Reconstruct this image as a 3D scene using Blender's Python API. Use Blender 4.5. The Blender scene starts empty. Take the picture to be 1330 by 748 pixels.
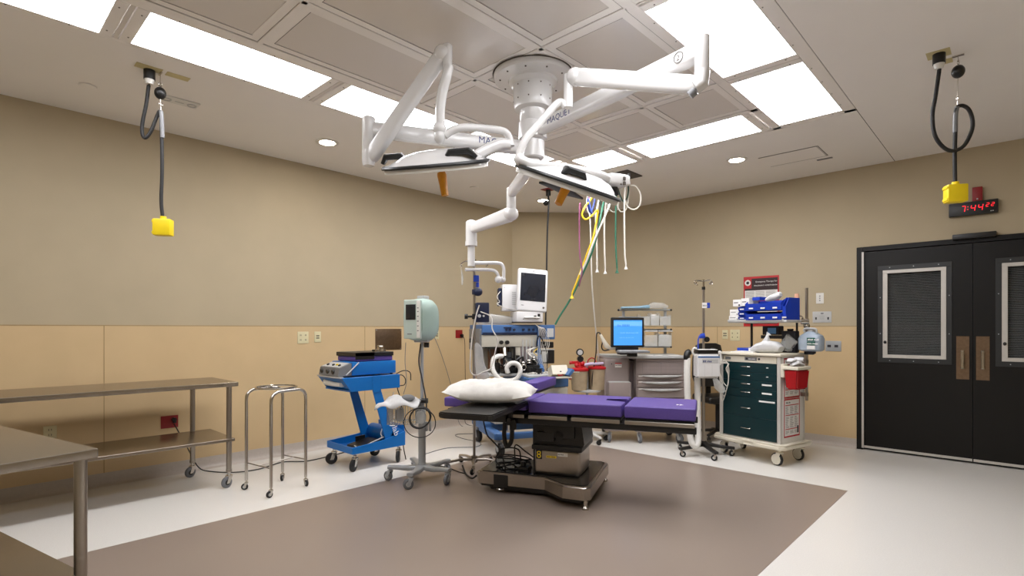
import bpy, bmesh, math, random
from mathutils import Vector, Matrix
random.seed(7)
scene = bpy.context.scene
COL = scene.collection

# ---------------- camera, world, exposure ----------------
YAW = math.radians(43.46)
cam_data = bpy.data.cameras.new('camera')
cam_data.lens = 18.853; cam_data.sensor_width = 36.0
cam_data.shift_y = 53.0 / 1330.0
cam_data.clip_start = 0.05
cam = bpy.data.objects.new('camera', cam_data); COL.objects.link(cam)
cam.location = (5.52, 0.0, 1.30)
cam.rotation_euler = (math.pi / 2, 0, YAW)
scene.camera = cam
world = bpy.data.worlds.new('world'); scene.world = world
world.use_nodes = True
world.node_tree.nodes['Background'].inputs[0].default_value = (0.02, 0.02, 0.02, 1)
world.node_tree.nodes['Background'].inputs[1].default_value = 1.0
scene.view_settings.view_transform = 'Standard'
scene.view_settings.look = 'None'
scene.view_settings.gamma = 1.0
scene.view_settings.exposure = 0.86
PANEL_EMIT = 8.0      # fluorescent troffer lenses
DOWN_EMIT = 55.0      # round recessed downlights

# ---------------- materials ----------------
def lin(h):
    h = h.lstrip('#')
    out = []
    for i in (0, 2, 4):
        c = int(h[i:i+2], 16) / 255
        out.append(c / 12.92 if c <= .04045 else ((c + .055) / 1.055) ** 2.4)
    return (out[0], out[1], out[2], 1)

def mat(name, col, rough=.5, metal=0., noise=0., nscale=20., bump=0., bscale=200., emit=None, es=0., alpha=1., trans=0., coat=0., spec=.5, stretch=None, col2=None):
    m = bpy.data.materials.new(name); m.use_nodes = True
    nt = m.node_tree; b = nt.nodes['Principled BSDF']
    c = lin(col)
    b.inputs['Base Color'].default_value = c
    b.inputs['Roughness'].default_value = rough
    b.inputs['Metallic'].default_value = metal
    b.inputs['Specular IOR Level'].default_value = spec
    b.inputs['Coat Weight'].default_value = coat
    b.inputs['Alpha'].default_value = alpha
    b.inputs['Transmission Weight'].default_value = trans
    tc = nt.nodes.new('ShaderNodeTexCoord'); mp = nt.nodes.new('ShaderNodeMapping')
    nt.links.new(tc.outputs['Object'], mp.inputs[0])
    if stretch: mp.inputs['Scale'].default_value = stretch
    n = nt.nodes.new('ShaderNodeTexNoise'); n.inputs['Scale'].default_value = nscale; n.inputs['Detail'].default_value = 4
    nt.links.new(mp.outputs[0], n.inputs['Vector'])
    if noise > 0 or col2:
        r = nt.nodes.new('ShaderNodeValToRGB')
        r.color_ramp.elements[0].position = .35; r.color_ramp.elements[1].position = .65
        c2 = lin(col2) if col2 else tuple(min(1, x * (1 + noise)) for x in c[:3]) + (1,)
        c1 = c if col2 else tuple(x * (1 - noise) for x in c[:3]) + (1,)
        r.color_ramp.elements[0].color = c1; r.color_ramp.elements[1].color = c2
        nt.links.new(n.outputs[0], r.inputs[0]); nt.links.new(r.outputs[0], b.inputs['Base Color'])
    if bump > 0:
        n2 = nt.nodes.new('ShaderNodeTexNoise'); n2.inputs['Scale'].default_value = bscale; n2.inputs['Detail'].default_value = 3
        nt.links.new(mp.outputs[0], n2.inputs['Vector'])
        bp = nt.nodes.new('ShaderNodeBump'); bp.inputs['Strength'].default_value = bump; bp.inputs['Distance'].default_value = .002
        nt.links.new(n2.outputs[0], bp.inputs['Height']); nt.links.new(bp.outputs[0], b.inputs['Normal'])
    if emit:
        b.inputs['Emission Color'].default_value = lin(emit); b.inputs['Emission Strength'].default_value = es
    return m

M = {}
M['wall'] = mat('wall_paint_khaki', '#b5a78c', .6, noise=.02, nscale=3, bump=.15, bscale=120, spec=.3)
M['wains'] = mat('wainscot_vinyl_tan', '#cdb38a', .38, noise=.02, nscale=4, spec=.35)
M['seam'] = mat('wainscot_joint', '#9c8459', .5)
M['ceil'] = mat('ceiling_paint', '#f0ece7', .7, noise=.01, nscale=2, bump=.1, bscale=90)
M['grid'] = mat('ceiling_grid_enamel', '#efebe7', .35, noise=.01, nscale=6)
M['gpanel'] = mat('perforated_panel', '#dcd6d0', .42, noise=.015, nscale=400, spec=.4)
M['gloss'] = mat('gloss_panel', '#d9d3cd', .16, noise=.01, nscale=5, spec=.6)
M['gap'] = mat('joint_dark', '#57504a', .8)
M['floor'] = mat('vinyl_light', '#dcd9d3', .27, noise=.03, nscale=140, spec=.4)
M['tan'] = mat('vinyl_taupe', '#8e8075', .3, noise=.10, nscale=260, spec=.4)
M['base'] = mat('cove_base_vinyl', '#b8aea4', .4, noise=.03, nscale=60)
M['lens'] = mat('troffer_lens_lit', '#ffffff', .5, emit='#fbfbff', es=PANEL_EMIT)
M['dlens'] = mat('downlight_lens_lit', '#ffffff', .5, emit='#fff3e2', es=DOWN_EMIT)
M['white'] = mat('white_enamel', '#dddcdb', .22, noise=.01, nscale=8, coat=.3)
M['whitep'] = mat('white_plastic', '#dedcd6', .4, noise=.015, nscale=10)
M['ivory'] = mat('ivory_plastic', '#dcd5c3', .4, noise=.015, nscale=10)
M['paper'] = mat('white_paper', '#e4e2de', .8, noise=.02, nscale=30)
M['steel'] = mat('brushed_steel', '#a8a198', .3, 1, noise=.06, nscale=60, stretch=(1, 12, 12))
M['steeltop'] = mat('satin_steel_sheet', '#9c948a', .27, 1, noise=.04, nscale=14, stretch=(8, 1, 1))
M['chrome'] = mat('chrome', '#c4bfb8', .14, 1, noise=.02, nscale=10)
M['greymetal'] = mat('grey_painted_metal', '#a9adb0', .35, .3, noise=.02, nscale=20)
M['black'] = mat('black_plastic', '#141312', .4, noise=.05, nscale=30)
M['rubber'] = mat('black_rubber', '#1b1a1a', .6, noise=.05, nscale=60)
M['greyrub'] = mat('grey_rubber', '#6a6c70', .6, noise=.05, nscale=60)
M['blackpad'] = mat('black_vinyl', '#1a1918', .35, noise=.05, nscale=20)
M['purple'] = mat('purple_vinyl', '#54408c', .5, noise=.04, nscale=60, bump=.1, bscale=300)
M['door'] = mat('dark_door_paint', '#0f0d0b', .45, noise=.05, nscale=6, spec=.3)
M['dframe'] = mat('dark_frame_paint', '#0d0b0a', .45, noise=.04, nscale=6, spec=.3)
M['wframe'] = mat('dark_grey_window_trim', '#252728', .4)
M['alu'] = mat('pale_aluminium', '#c8c4bd', .4, .25, noise=.03, nscale=10)
M['bronze'] = mat('bronze_plate', '#85705c', .3, .9, noise=.08, nscale=40)
M['slat'] = mat('blind_slats', '#a4a9ac', .5)
M['glass'] = mat('window_glass', '#15181b', .03, trans=.0, alpha=.28, spec=.8)
M['dark'] = mat('dark_void', '#3a3d40', .8)
M['blue'] = mat('cart_blue_enamel', '#0e6bb8', .35, noise=.02, nscale=10)
M['mblue'] = mat('machine_blue', '#42699c', .45, noise=.03, nscale=10)
M['navy'] = mat('navy_plastic', '#141f3d', .4, noise=.05, nscale=30)
M['binblue'] = mat('bin_blue', '#163cb4', .4, noise=.03, nscale=20)
M['clampb'] = mat('clamp_blue', '#1b3fae', .4, noise=.03, nscale=20)
M['teal'] = mat('cart_teal_enamel', '#04292d', .3, noise=.04, nscale=10)
M['red'] = mat('red_plastic', '#b5161d', .4, noise=.04, nscale=20)
M['redt'] = mat('red_translucent', '#b01a20', .25, noise=.04, nscale=20, alpha=.88)
M['dred'] = mat('dark_red_plate', '#8c1418', .45, noise=.04, nscale=20)
M['yellow'] = mat('yellow_plastic', '#f0d318', .4, noise=.02, nscale=20)
M['hyellow'] = mat('yellow_hose', '#e8c41c', .4, noise=.04, nscale=40)
M['hgreen'] = mat('green_hose', '#2b6f55', .45, noise=.06, nscale=40)
M['hdgreen'] = mat('dark_green_hose', '#27453a', .45, noise=.06, nscale=40)
M['hwhite'] = mat('white_hose', '#d8d3c8', .45, noise=.03, nscale=40)
M['hpurple'] = mat('purple_hose', '#8d4e6e', .45, noise=.04, nscale=40)
M['hblue'] = mat('blue_hose', '#27408f', .45, noise=.04, nscale=40)
M['orange'] = mat('amber_handle', '#d68f12', .35, noise=.04, nscale=20)
M['sage'] = mat('sage_plastic', '#9db3a9', .4, noise=.02, nscale=10)
M['dsage'] = mat('pale_sage_plastic', '#b7c6bd', .4, noise=.02, nscale=10)
M['mauve'] = mat('cabinet_mauve', '#998c88', .4, noise=.02, nscale=10)
M['mauved'] = mat('cabinet_mauve_dark', '#85797a', .45, noise=.02, nscale=10)
M['beige'] = mat('machine_beige', '#bdb8a9', .45, noise=.02, nscale=10)
M['greyp'] = mat('mid_grey_plastic', '#77787a', .45, noise=.03, nscale=20)
M['lgrey'] = mat('light_grey_plastic', '#b9b9b7', .45, noise=.03, nscale=20)
M['screenoff'] = mat('dark_lcd', '#20232b', .1, noise=.25, nscale=6, spec=.6)
M['screenon'] = mat('lit_blue_desktop', '#3f86d8', .3, emit='#3f8de0', es=.42)
M['screenband'] = mat('lit_band', '#3f86d8', .3, emit='#7fb6ee', es=.45)
M['screentxt'] = mat('lit_text', '#3f86d8', .3, emit='#2a5fae', es=.2)
M['led'] = mat('red_led', '#ff2020', .4, emit='#ff1c30', es=.9)
M['clear'] = mat('clear_plastic', '#d9dad6', .15, alpha=.35, noise=.04, nscale=30)
M['clearbeige'] = mat('canister_plastic', '#c9b494', .2, alpha=.6, noise=.1, nscale=12)
M['cloth'] = mat('white_pillowcase', '#cfccc6', .85, noise=.03, nscale=30, bump=.5, bscale=35)
M['wrap'] = mat('white_wrap', '#d2d2d2', .5, noise=.05, nscale=20, alpha=.93)
M['tape'] = mat('cream_plate', '#c9bc8c', .6, noise=.03, nscale=20)
M['cream'] = mat('cream_plate_plastic', '#d8cfa8', .45, noise=.02, nscale=20)
M['skin'] = mat('peach_plastic', '#d6a184', .5, noise=.03, nscale=20)
M['ink'] = mat('black_ink', '#23222a', .6)
M['greyink'] = mat('grey_ink', '#8f8d8b', .7)
M['bluein'] = mat('dark_blue_ink', '#1b2a6b', .5)
M['redink'] = mat('red_ink', '#b3222a', .6)
M['greenlab'] = mat('green_label', '#1d5a4a', .6)
M['fluid'] = mat('pale_blue_plastic', '#a9b7c6', .3, alpha=.85, noise=.04, nscale=20)
M['brown'] = mat('amber_bellows', '#6b4632', .4, noise=.2, nscale=30)

# ---------------- mesh helpers ----------------
def V(*a): return Vector(a[0] if len(a) == 1 else a)

class B:
    def __init__(s): s.bm = bmesh.new()
    def box(s, lo, hi, bev=0., seg=2, rot=None, about=None):
        lo = V(lo); hi = V(hi); c = (lo + hi) / 2; d = hi - lo
        r = bmesh.ops.create_cube(s.bm, size=1)
        vs = r['verts']
        bmesh.ops.scale(s.bm, vec=d, verts=vs)
        if bev > 0:
            es = list({e for v in vs for e in v.link_edges})
            r = bmesh.ops.bevel(s.bm, geom=es, offset=min(bev, min(abs(x) for x in d) * .49), segments=seg, affect='EDGES', profile=.6)
            vs = list({v for f in r['faces'] for v in f.verts} | {v for v in vs if v.is_valid})
            # gather the whole island
            seen = set(vs); st = list(vs)
            while st:
                v = st.pop()
                for e in v.link_edges:
                    o = e.other_vert(v)
                    if o not in seen: seen.add(o); st.append(o)
            vs = list(seen)
        bmesh.ops.translate(s.bm, vec=c, verts=vs)
        if rot is not None:
            bmesh.ops.rotate(s.bm, cent=V(about) if about is not None else c, matrix=rot, verts=vs)
        return s
    def ring(s, c, ax, u, rad, n, rad2=None, p=2.):
        w = ax.cross(u); out = []
        rad2 = rad if rad2 is None else rad2
        for i in range(n):
            a = 2 * math.pi * (i + .5) / n
            ca, sa = math.cos(a), math.sin(a)
            x = math.copysign(abs(ca) ** (2 / p), ca); y = math.copysign(abs(sa) ** (2 / p), sa)
            out.append(s.bm.verts.new(c + u * x * rad + w * y * rad2))
        return out
    def skin(s, rings, cap=True, closed=False):
        n = len(rings[0])
        pairs = list(zip(rings, rings[1:])) + ([(rings[-1], rings[0])] if closed else [])
        for a, b in pairs:
            for i in range(n):
                j = (i + 1) % n
                s.bm.faces.new((a[i], a[j], b[j], b[i]))
        if cap and not closed:
            s.bm.faces.new(list(reversed(rings[0]))); s.bm.faces.new(rings[-1])
        return s
    def cyl(s, p0, p1, r, r2=None, n=16):
        p0 = V(p0); p1 = V(p1); r2 = r if r2 is None else r2
        ax = (p1 - p0).normalized(); u = ax.orthogonal().normalized()
        return s.skin([s.ring(p0, ax, u, r, n), s.ring(p1, ax, u, r2, n)])
    def tube(s, pts, r, n=8, sub=5, closed=False, rads=None, corr=None):
        P = [V(p) for p in pts]
        if sub > 1 and len(P) > 2:
            Q = []; N = len(P); R = []
            rng = range(N if closed else N - 1)
            for i in rng:
                p1, p2 = P[i], P[(i + 1) % N]
                p0 = P[(i - 1) % N] if (closed or i > 0) else p1 * 2 - p2
                p3 = P[(i + 2) % N] if (closed or i + 2 < N) else p2 * 2 - p1
                for k in range(sub):
                    t = k / sub
                    Q.append(.5 * ((2 * p1) + (p2 - p0) * t + (2 * p0 - 5 * p1 + 4 * p2 - p3) * t * t + (3 * p1 - p0 - 3 * p2 + p3) * t ** 3))
            if not closed: Q.append(P[-1])
            P = Q
        u = None; rings = []; N = len(P)
        for i, p in enumerate(P):
            a = P[(i - 1) % N] if (closed or i > 0) else p
            b = P[(i + 1) % N] if (closed or i < N - 1) else p
            t = (b - a)
            t = t.normalized() if t.length > 1e-7 else V(0, 0, 1)
            if u is None: u = t.orthogonal().normalized()
            else:
                u = u - t * u.dot(t)
                u = u.normalized() if u.length > 1e-6 else t.orthogonal().normalized()
            rr = r if corr is None else r * (1 + corr * (i % 2))
            rings.append(s.ring(p, t, u, rr, n))
        return s.skin(rings, closed=closed)
    def lathe(s, c, prof, n=24, ax=(0, 0, 1)):
        c = V(c); ax = V(ax).normalized(); u = ax.orthogonal().normalized()
        return s.skin([s.ring(c + ax * z, ax, u, max(r, .0004), n) for r, z in prof])
    def loft(s, secs, n=16, p=4., up=(0, 0, 1)):
        """secs: (centre, half width, half height); section stands across the run."""
        C = [V(c[0]) for c in secs]; rings = []
        for i, c in enumerate(C):
            t = (C[min(i + 1, len(C) - 1)] - C[max(i - 1, 0)]).normalized()
            h = V(up); h = (h - t * h.dot(t)).normalized()
            w = h.cross(t)
            rings.append(s.ring(c, w.cross(h) * -1 if False else t, w, secs[i][1], n, secs[i][2], p))
        return s.skin(rings)
    def prism(s, poly, z0, z1, axis='z'):
        def f(a, b, c):
            return {'z': (a, b, c), 'y': (a, c, b), 'x': (c, a, b)}[axis]
        A = [s.bm.verts.new(f(a, b, z0)) for a, b in poly]
        C = [s.bm.verts.new(f(a, b, z1)) for a, b in poly]
        return s.skin([A, C])
    def sphere(s, c, r, sc=(1, 1, 1), n=14):
        r_ = bmesh.ops.create_uvsphere(s.bm, u_segments=n, v_segments=max(6, n // 2 + 1), radius=r)
        bmesh.ops.scale(s.bm, vec=sc, verts=r_['verts']); bmesh.ops.translate(s.bm, vec=V(c), verts=r_['verts'])
        return s
    def torus(s, c, R, r, ax=(0, 0, 1), n=28, m=8, sx=1.):
        c = V(c); ax = V(ax).normalized(); u = ax.orthogonal().normalized(); w = ax.cross(u)
        return s.tube([c + u * R * math.cos(2 * math.pi * i / n) + w * R * sx * math.sin(2 * math.pi * i / n) for i in range(n)], r, m, 1, closed=True)
    def make(s, name, m, parent=None, world=False, flat=False, ang=35):
        bmesh.ops.recalc_face_normals(s.bm, faces=s.bm.faces)
        me = bpy.data.meshes.new(name)
        if world and parent is not None:
            r = parent
            while r.parent is not None: r = r.parent
            s.bm.transform((Matrix.Translation(r.location) @ r.rotation_euler.to_matrix().to_4x4()).inverted())
        s.bm.to_mesh(me); s.bm.free()
        me.materials.append(M[m] if isinstance(m, str) else m)
        if not flat:
            for p in me.polygons: p.use_smooth = True
            me.set_sharp_from_angle(angle=math.radians(ang))
        o = bpy.data.objects.new(name, me); COL.objects.link(o)
        if parent is not None: o.parent = parent
        return o

def tag(o, label=None, cat=None, group=None, kind=None):
    if label: o['label'] = label
    if cat: o['category'] = cat
    if group: o['group'] = group
    if kind: o['kind'] = kind
    return o

def thing(name, label, cat, loc=(0, 0, 0), rz=0., group=None):
    o = bpy.data.objects.new(name, None); COL.objects.link(o)
    o.empty_display_size = .1
    o.location = loc; o.rotation_euler = (0, 0, math.radians(rz))
    return tag(o, label, cat, group)

def struct(o): return tag(o, kind='structure')

def place(src, name, parent, loc=(0, 0, 0), rz=0., rx=0.):
    """a repeat of a part (and its sub-parts) sharing its mesh"""
    o = src.copy(); COL.objects.link(o); o.parent = parent
    o.location = loc; o.rotation_euler = (rx, 0, rz)
    for ch in list(src.children):
        c = ch.copy(); COL.objects.link(c); c.parent = o
    return o

def text(s, org, xd, size, m, parent, name='lettering', up=(0, 0, 1), world=False, ext=.0004, align='LEFT', italic=0.):
    cu = bpy.data.curves.new(name, 'FONT'); cu.body = s; cu.size = size; cu.extrude = ext; cu.resolution_u = 2
    cu.align_x = align; cu.shear = italic
    t = bpy.data.objects.new(name, cu); COL.objects.link(t)
    dg = bpy.context.evaluated_depsgraph_get(); dg.update()
    me = bpy.data.meshes.new_from_object(t.evaluated_get(dg)); bpy.data.objects.remove(t)
    x = V(xd).normalized(); u = V(up); u = (u - x * u.dot(x)).normalized(); n = x.cross(u)
    mt = Matrix((x, u, n)).transposed().to_4x4(); mt.translation = V(org)
    if world:
        r = parent
        while r.parent is not None: r = r.parent
        mt = (Matrix.Translation(r.location) @ r.rotation_euler.to_matrix().to_4x4()).inverted() @ mt
    me.transform(mt); me.name = name
    me.materials.clear(); me.materials.append(M[m])
    o = bpy.data.objects.new(name, me); COL.objects.link(o); o.parent = parent
    return o

def marks(n, org, xd, size, m, parent):
    """print too small to read: n words of short upright strokes, local frame"""
    x = V(xd).normalized(); u = V(0, 0, 1); nn = x.cross(u); p = V(org); b = B(); rnd = random.Random(n * 7 + int(size * 1e4))
    for k in range(n):
        for q in range(rnd.randint(3, 6)):
            w = size * rnd.uniform(.16, .4); h = size * rnd.choice((.5, .7, .7))
            A = [b.bm.verts.new(p + x * i + u * j + nn * .0002) for i, j in ((0, 0), (w, 0), (w, h), (0, h))]
            C = [b.bm.verts.new(v.co + nn * .0003) for v in A]; b.skin([A, C]); p = p + x * (w + size * .14)
        p = p + x * size * .35
    return b.make('print_marks', m, parent, flat=True)

_cast = {}
def caster(parent, loc, rz=0., r=.05, wheel='rubber', fork='chrome', w=.025, stem=.03, hub='lgrey', name='caster', hk=.5):
    """swivel caster standing on z=0 of its parent; loc is the swivel axis at floor level"""
    key = (r, wheel, fork, w, stem, hub, hk)
    off = r * .5
    rz = math.radians(rz)
    if key not in _cast:
        f = B()
        f.cyl((0, 0, 2 * r + .004), (0, 0, 2 * r + .004 + stem), r * .3, n=10)
        f.cyl((0, 0, 2 * r), (0, 0, 2 * r + .01), r * .55, n=12)
        for sx in (-1, 1):
            f.prism([(-r * .4, 2 * r + .005), (r * .4, 2 * r + .005), (off + r * .3, r * .8), (off - r * .3, r * .8)], sx * (w / 2 + .003), sx * (w / 2 + .007), 'x')
        fo = f.make(name, fork, parent)
        wb = B(); wb.lathe((-w / 2, off, r), [(r * .8, 0), (r, w * .2), (r, w * .8), (r * .8, w)], 20, (1, 0, 0))
        wo = wb.make('wheel', wheel, fo)
        hb = B(); hb.lathe((-w / 2 - .002, off, r), [(r * hk, 0), (r * hk * 1.06, w * .3), (r * hk * 1.06, w * .7), (r * hk, w + .004)], 12, (1, 0, 0))
        hb.make('wheel_hub', hub, fo)
        _cast[key] = fo
    else:
        fo = place(_cast[key], name, parent)
    fo.location = loc; fo.rotation_euler = (0, 0, rz)
    return fo

R3 = lambda a, ax: Matrix.Rotation(math.radians(a), 3, ax)

# ---------------- room shell ----------------
H = 3.05
X1, Y0, Y1 = 7.3, -1.4, 6.81          # right, front and back wall planes; left wall is x = 0
CX0, CY0 = 0.0, 5.83                  # chamfered corner runs from the left wall ...
CX1, CY1 = 0.91, 6.81                 # ... to the back wall
TX0, TY0, TX1, TY1 = 1.575, -.9, 4.515, 4.98   # taupe rectangle in the floor
b = B(); b.box((-.2, Y0 - .2, -.1), (X1 + .2, Y1 + .3, -.002)); floor = struct(b.make('floor', 'floor'))
b = B(); b.box((-.2, Y0 - .2, -.002), (TX0 - .002, Y1, 0)); b.box((TX1 + .002, Y0 - .2, -.002), (X1, Y1 + .2, 0))
b.box((TX0 - .002, TY1 + .002, -.002), (TX1 + .002, Y1 + .2, 0)); b.box((TX0 - .002, Y0, -.002), (TX1 + .002, TY0 - .002, 0))
b.make('floor_border', 'floor', floor)
b = B(); b.box((TX0, TY0, -.002), (TX1, TY1, 0)); b.make('floor_inlay', 'tan', floor)

b = B(); b.box((-.15, Y0, 0), (0, CY0 + .1, H)); wl = struct(b.make('wall_left', 'wall'))
b = B(); b.prism([(CX0, CY0), (CX1, CY1), (CX1 - .1, CY1 + .14), (CX0 - .15, CY0 + .1)], 0, H); wc = struct(b.make('wall_corner', 'wall'))
DX0, DX1, DZ = 4.232, 6.15, 2.18
b = B(); b.box((CX1 - .05, Y1, 0), (DX0, Y1 + .15, H)); b.box((DX1, Y1, 0), (X1 + .15, Y1 + .15, H)); b.box((DX0, Y1, DZ), (DX1, Y1 + .15, H)); wb = struct(b.make('wall_back', 'wall'))
b = B(); b.box((X1, Y0, 0), (X1 + .15, Y1, H)); struct(b.make('wall_right', 'wall'))
b = B(); b.box((-.15, Y0 - .15, 0), (X1 + .15, Y0, H)); struct(b.make('wall_front', 'wall'))
# vinyl wainscot sheets, 8 ft long, fine joints between them
WZ = 1.325

ys = [Y0, .901, 3.34, CY0]
for a, c in zip(ys, ys[1:]):
    b = B(); b.box((0, a + .002, .1), (.004, c - .002, WZ), .0015, 1); b.make('wainscot_panel', 'wains', wl)
b = B(); b.box((0, Y0, WZ), (.005, CY0, WZ + .006)); 
for y in ys[1:-1]: b.box((0, y - .003, .1), (.0045, y + .003, WZ))
b.make('wainscot_joint', 'seam', wl)
d = V(CX1 - CX0, CY1 - CY0, 0).normalized(); nrm = V(d.y, -d.x, 0); Lc = math.hypot(CX1 - CX0, CY1 - CY0)
def strip(z0, z1, t, a0=0., a1=Lc):
    p = [V(CX0, CY0, 0) + d * a0, V(CX0, CY0, 0) + d * a1]
    q = [p[1] + nrm * t, p[0] + nrm * t]
    bb = B(); bb.prism([(v.x, v.y) for v in p + q], z0, z1); return bb
strip(.1, WZ, .004).make('wainscot_panel', 'wains', wc)
strip(WZ, WZ + .006, .005).make('wainscot_joint', 'seam', wc)
for a, c in ((CX1, 2.70), (2.70, DX0)):
    b = B(); b.box((a + .002, Y1 - .004, .1), (c - .002, Y1, WZ), .0015, 1); b.make('wainscot_panel', 'wains', wb)
b = B(); b.box((CX1, Y1 - .005, WZ), (DX0, Y1, WZ + .006)); b.box((2.697, Y1 - .0045, .1), (2.703, Y1, WZ)); b.make('wainscot_joint', 'seam', wb)
# coved base: profile (out from wall, height)
cove = [(0, 0), (0, .105), (.007, .105), (.009, .05), (.014, .028), (.024, .012), (.04, .004), (.052, .001), (.052, 0)]
def cove_run(name, p0, p1, n):
    p0 = V(p0); p1 = V(p1); n = V(n); bb = B(); rings = []
    for p in (p0, p1): rings.append([bb.bm.verts.new(p + n * a + V(0, 0, 1) * z) for a, z in cove])
    bb.skin(rings); return struct(bb.make(name, 'base', ang=60))
cove_run('baseboard_left', (0, Y0, 0), (0, CY0 + .01, 0), (1, 0, 0))
cove_run('baseboard_corner', (CX0, CY0, 0), (CX1, CY1, 0), nrm)
cove_run('baseboard_back', (CX1 - .01, Y1, 0), (DX0 - .001, Y1, 0), (0, -1, 0))

# ---------------- ceiling ----------------
GX0, GX1, GY0, GY1 = 1.525, 4.57, -.62, 5.02
b = B()
b.box((-.15, Y0, H), (GX0, Y1 + .15, H + .12)); b.box((GX1 + .004, Y0, H), (X1, Y1 + .15, H + .12))
b.box((GX0, GY1 + .004, H), (GX1 + .004, Y1 + .15, H + .12)); b.box((GX0, Y0, H), (GX1 + .004, GY0, H + .12))
b.box((GX0, GY0, H + .03), (GX1 + .004, GY1 + .004, H + .12))
ceil = struct(b.make('ceiling', 'ceil'))
b = B(); b.box((GX1, GY0, H + .004), (GX1 + .006, GY1 + .006, H + .03)); b.box((GX0, GY1, H + .004), (GX1, GY1 + .006, H + .03)); b.make('shadow_joint', 'gap', ceil)
b = B(); b.box((4.568, GY1 + .01, H - .0006), (4.573, Y1, H + .0006)); b.make('control_joint', 'gap', ceil)
XI = [2.12, 2.73, 3.342, 3.957]
YI = [-1.145, .09, 1.325, 2.563, 3.80, 4.425]
bb = B()   # grid rails
def rail(x0, y0, x1, y1): bb.box((x0, y0, H), (x1, y1, H + .028), .002, 1)
rail(GX0, GY0, 1.560, GY1); rail(2.033, GY0, XI[0] + .012, GY1)
rail(4.488, GY0, GX1, GY1); rail(XI[3] - .012, GY0, 4.012, GY1)
rail(2.12, 4.43, 4.0, 4.481); rail(GX0, 4.968, GX1, GY1); rail(2.12, GY0, 4.0, GY0 + .045)
for x in XI[1:3]: rail(x - .016, GY0, x + .016, 4.44)
for y in YI[1:5]: rail(XI[0], y - .016, XI[3], y + .016)
bb.make('ceiling_grid', 'grid', ceil)
# lay-in panels of the grid, each with its turned rim
for i in range(3):
    for j in range(5):
        x0, x1 = XI[i] + .018, XI[i+1] - .018
        y0, y1 = max(YI[j], GY0 + .04) + .018, YI[j+1] - .018
        if j == 4: y1 = 4.425
        pb = B(); pb.box((x0 + .05, y0 + .05, H + .010), (x1 - .05, y1 - .05, H + .016))
        special = (i, j) == (1, 3) or (i, j) in ((2, 3), (2, 2), (1, 2))
        pn = pb.make('ceiling_panel', 'gloss' if special else 'gpanel', ceil)
        fb = B()
        for q in (((x0, y0), (x1, y0 + .05)), ((x0, y1 - .05), (x1, y1)), ((x0, y0 + .05), (x0 + .05, y1 - .05)), ((x1 - .05, y0 + .05), (x1, y1 - .05))):
            fb.box((q[0][0], q[0][1], H + .006), (q[1][0], q[1][1], H + .014))
        fb.make('panel_rim', 'grid', pn)
        gb = B()
        e = .0035
        for (a0, c0, a1, c1) in ((x0 - e, y0 - e, x1 + e, y0), (x0 - e, y1, x1 + e, y1 + e), (x0 - e, y0, x0, y1), (x1, y0, x1 + e, y1)):
            gb.box((a0, c0, H + .0065), (a1, c1, H + .02))
        for (a0, c0, a1, c1) in ((x0 + .05, y0 + .047, x1 - .05, y0 + .050), (x0 + .047, y0 + .047, x0 + .05, y1 - .047)):
            gb.box((a0, c0, H + .0055), (a1, c1, H + .0062))
        gb.make('panel_gap', 'gap', pn)
def troffer(x0, y0, x1, y1, label):
    t = thing('ceiling_light', label, 'ceiling light', ((x0 + x1) / 2, (y0 + y1) / 2, H), 0, 'recessed rectangular ceiling lights')
    w, h = (x1 - x0) / 2, (y1 - y0) / 2
    b = B(); b.box((-w, -h, .002), (w, h, .010)); b.make('lens', 'lens', t)
    b = B()
    f = .062
    e0 = .0
    for (a0, c0, a1, c1) in ((-w - .0, -h - f, w, -h), (-w, h, w, h + f), ) if (y1 - y0) > (x1 - x0) else ((-w - f, -h, -w, h), (w, -h, w + f, h)):
        b.box((a0, c0, -.001), (a1, c1, .02), .002, 1)
    if (y1 - y0) > (x1 - x0):
        for sx in (-1, 1): b.box((min(sx * w, sx * (w + .004)), -h - f, -.001), (max(sx * w, sx * (w + .004)), h + f, .02))
    else:
        for sy in (-1, 1): b.box((-w - f, min(sy * h, sy * (h + .004)), -.001), (w + f, max(sy * h, sy * (h + .004)), .02))
    b.make('frame', 'grid', t)
    b = B()
    if (y1 - y0) > (x1 - x0):
        for sy in (-1, 1):
            for sx in (-.7, .7): b.cyl((sx * w, sy * (h + .028), -.003), (sx * w, sy * (h + .028), .0), .0045, n=8)
        for k in range(4): 
            for sx in (-1, 1): b.cyl((sx * (w + .018), -h + 2 * h * (k + .5) / 4, -.002), (sx * (w + .018), -h + 2 * h * (k + .5) / 4, .001), .004, n=8)
    else:
        for sx in (-1, 1):
            for sy in (-.7, .7): b.cyl((sx * (w + .03), sy * h, -.003), (sx * (w + .03), sy * h, .0), .0045, n=8)
    b.make('screws', 'gap', t)
    return t
nm = ['long ceiling light at the top left corner of the room, cut by the photo edge', 'long ceiling light above and behind the left hanging yellow power box', 'long ceiling light beyond the spring arm of the left surgical lamp', 'partly hidden long ceiling light behind the left surgical lamp head']
for k, y in enumerate((-.45, .78, 2.01, 3.245)): troffer(1.565, y, 2.03, y + 1.07, nm[k])
troffer(1.565, 4.485, 2.61, 4.965, 'ceiling light nearest the room corner, seen over the right lamp head')
troffer(2.783, 4.485, 3.857, 4.965, 'long ceiling light across the far end of the grid, beside the round downlight')
troffer(4.017, 3.868, 4.484, 4.935, 'ceiling light at the far right corner of the grid, nearest the access panel')
troffer(4.017, 2.656, 4.484, 3.727, 'big bright ceiling light behind the tip of the right surgical arm')
troffer(4.017, 1.42, 4.484, 2.49, 'ceiling light over the camera side of the right strip')
troffer(4.017, .19, 4.484, 1.26, 'ceiling light over the camera, next to the front wall')
b = B()
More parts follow.
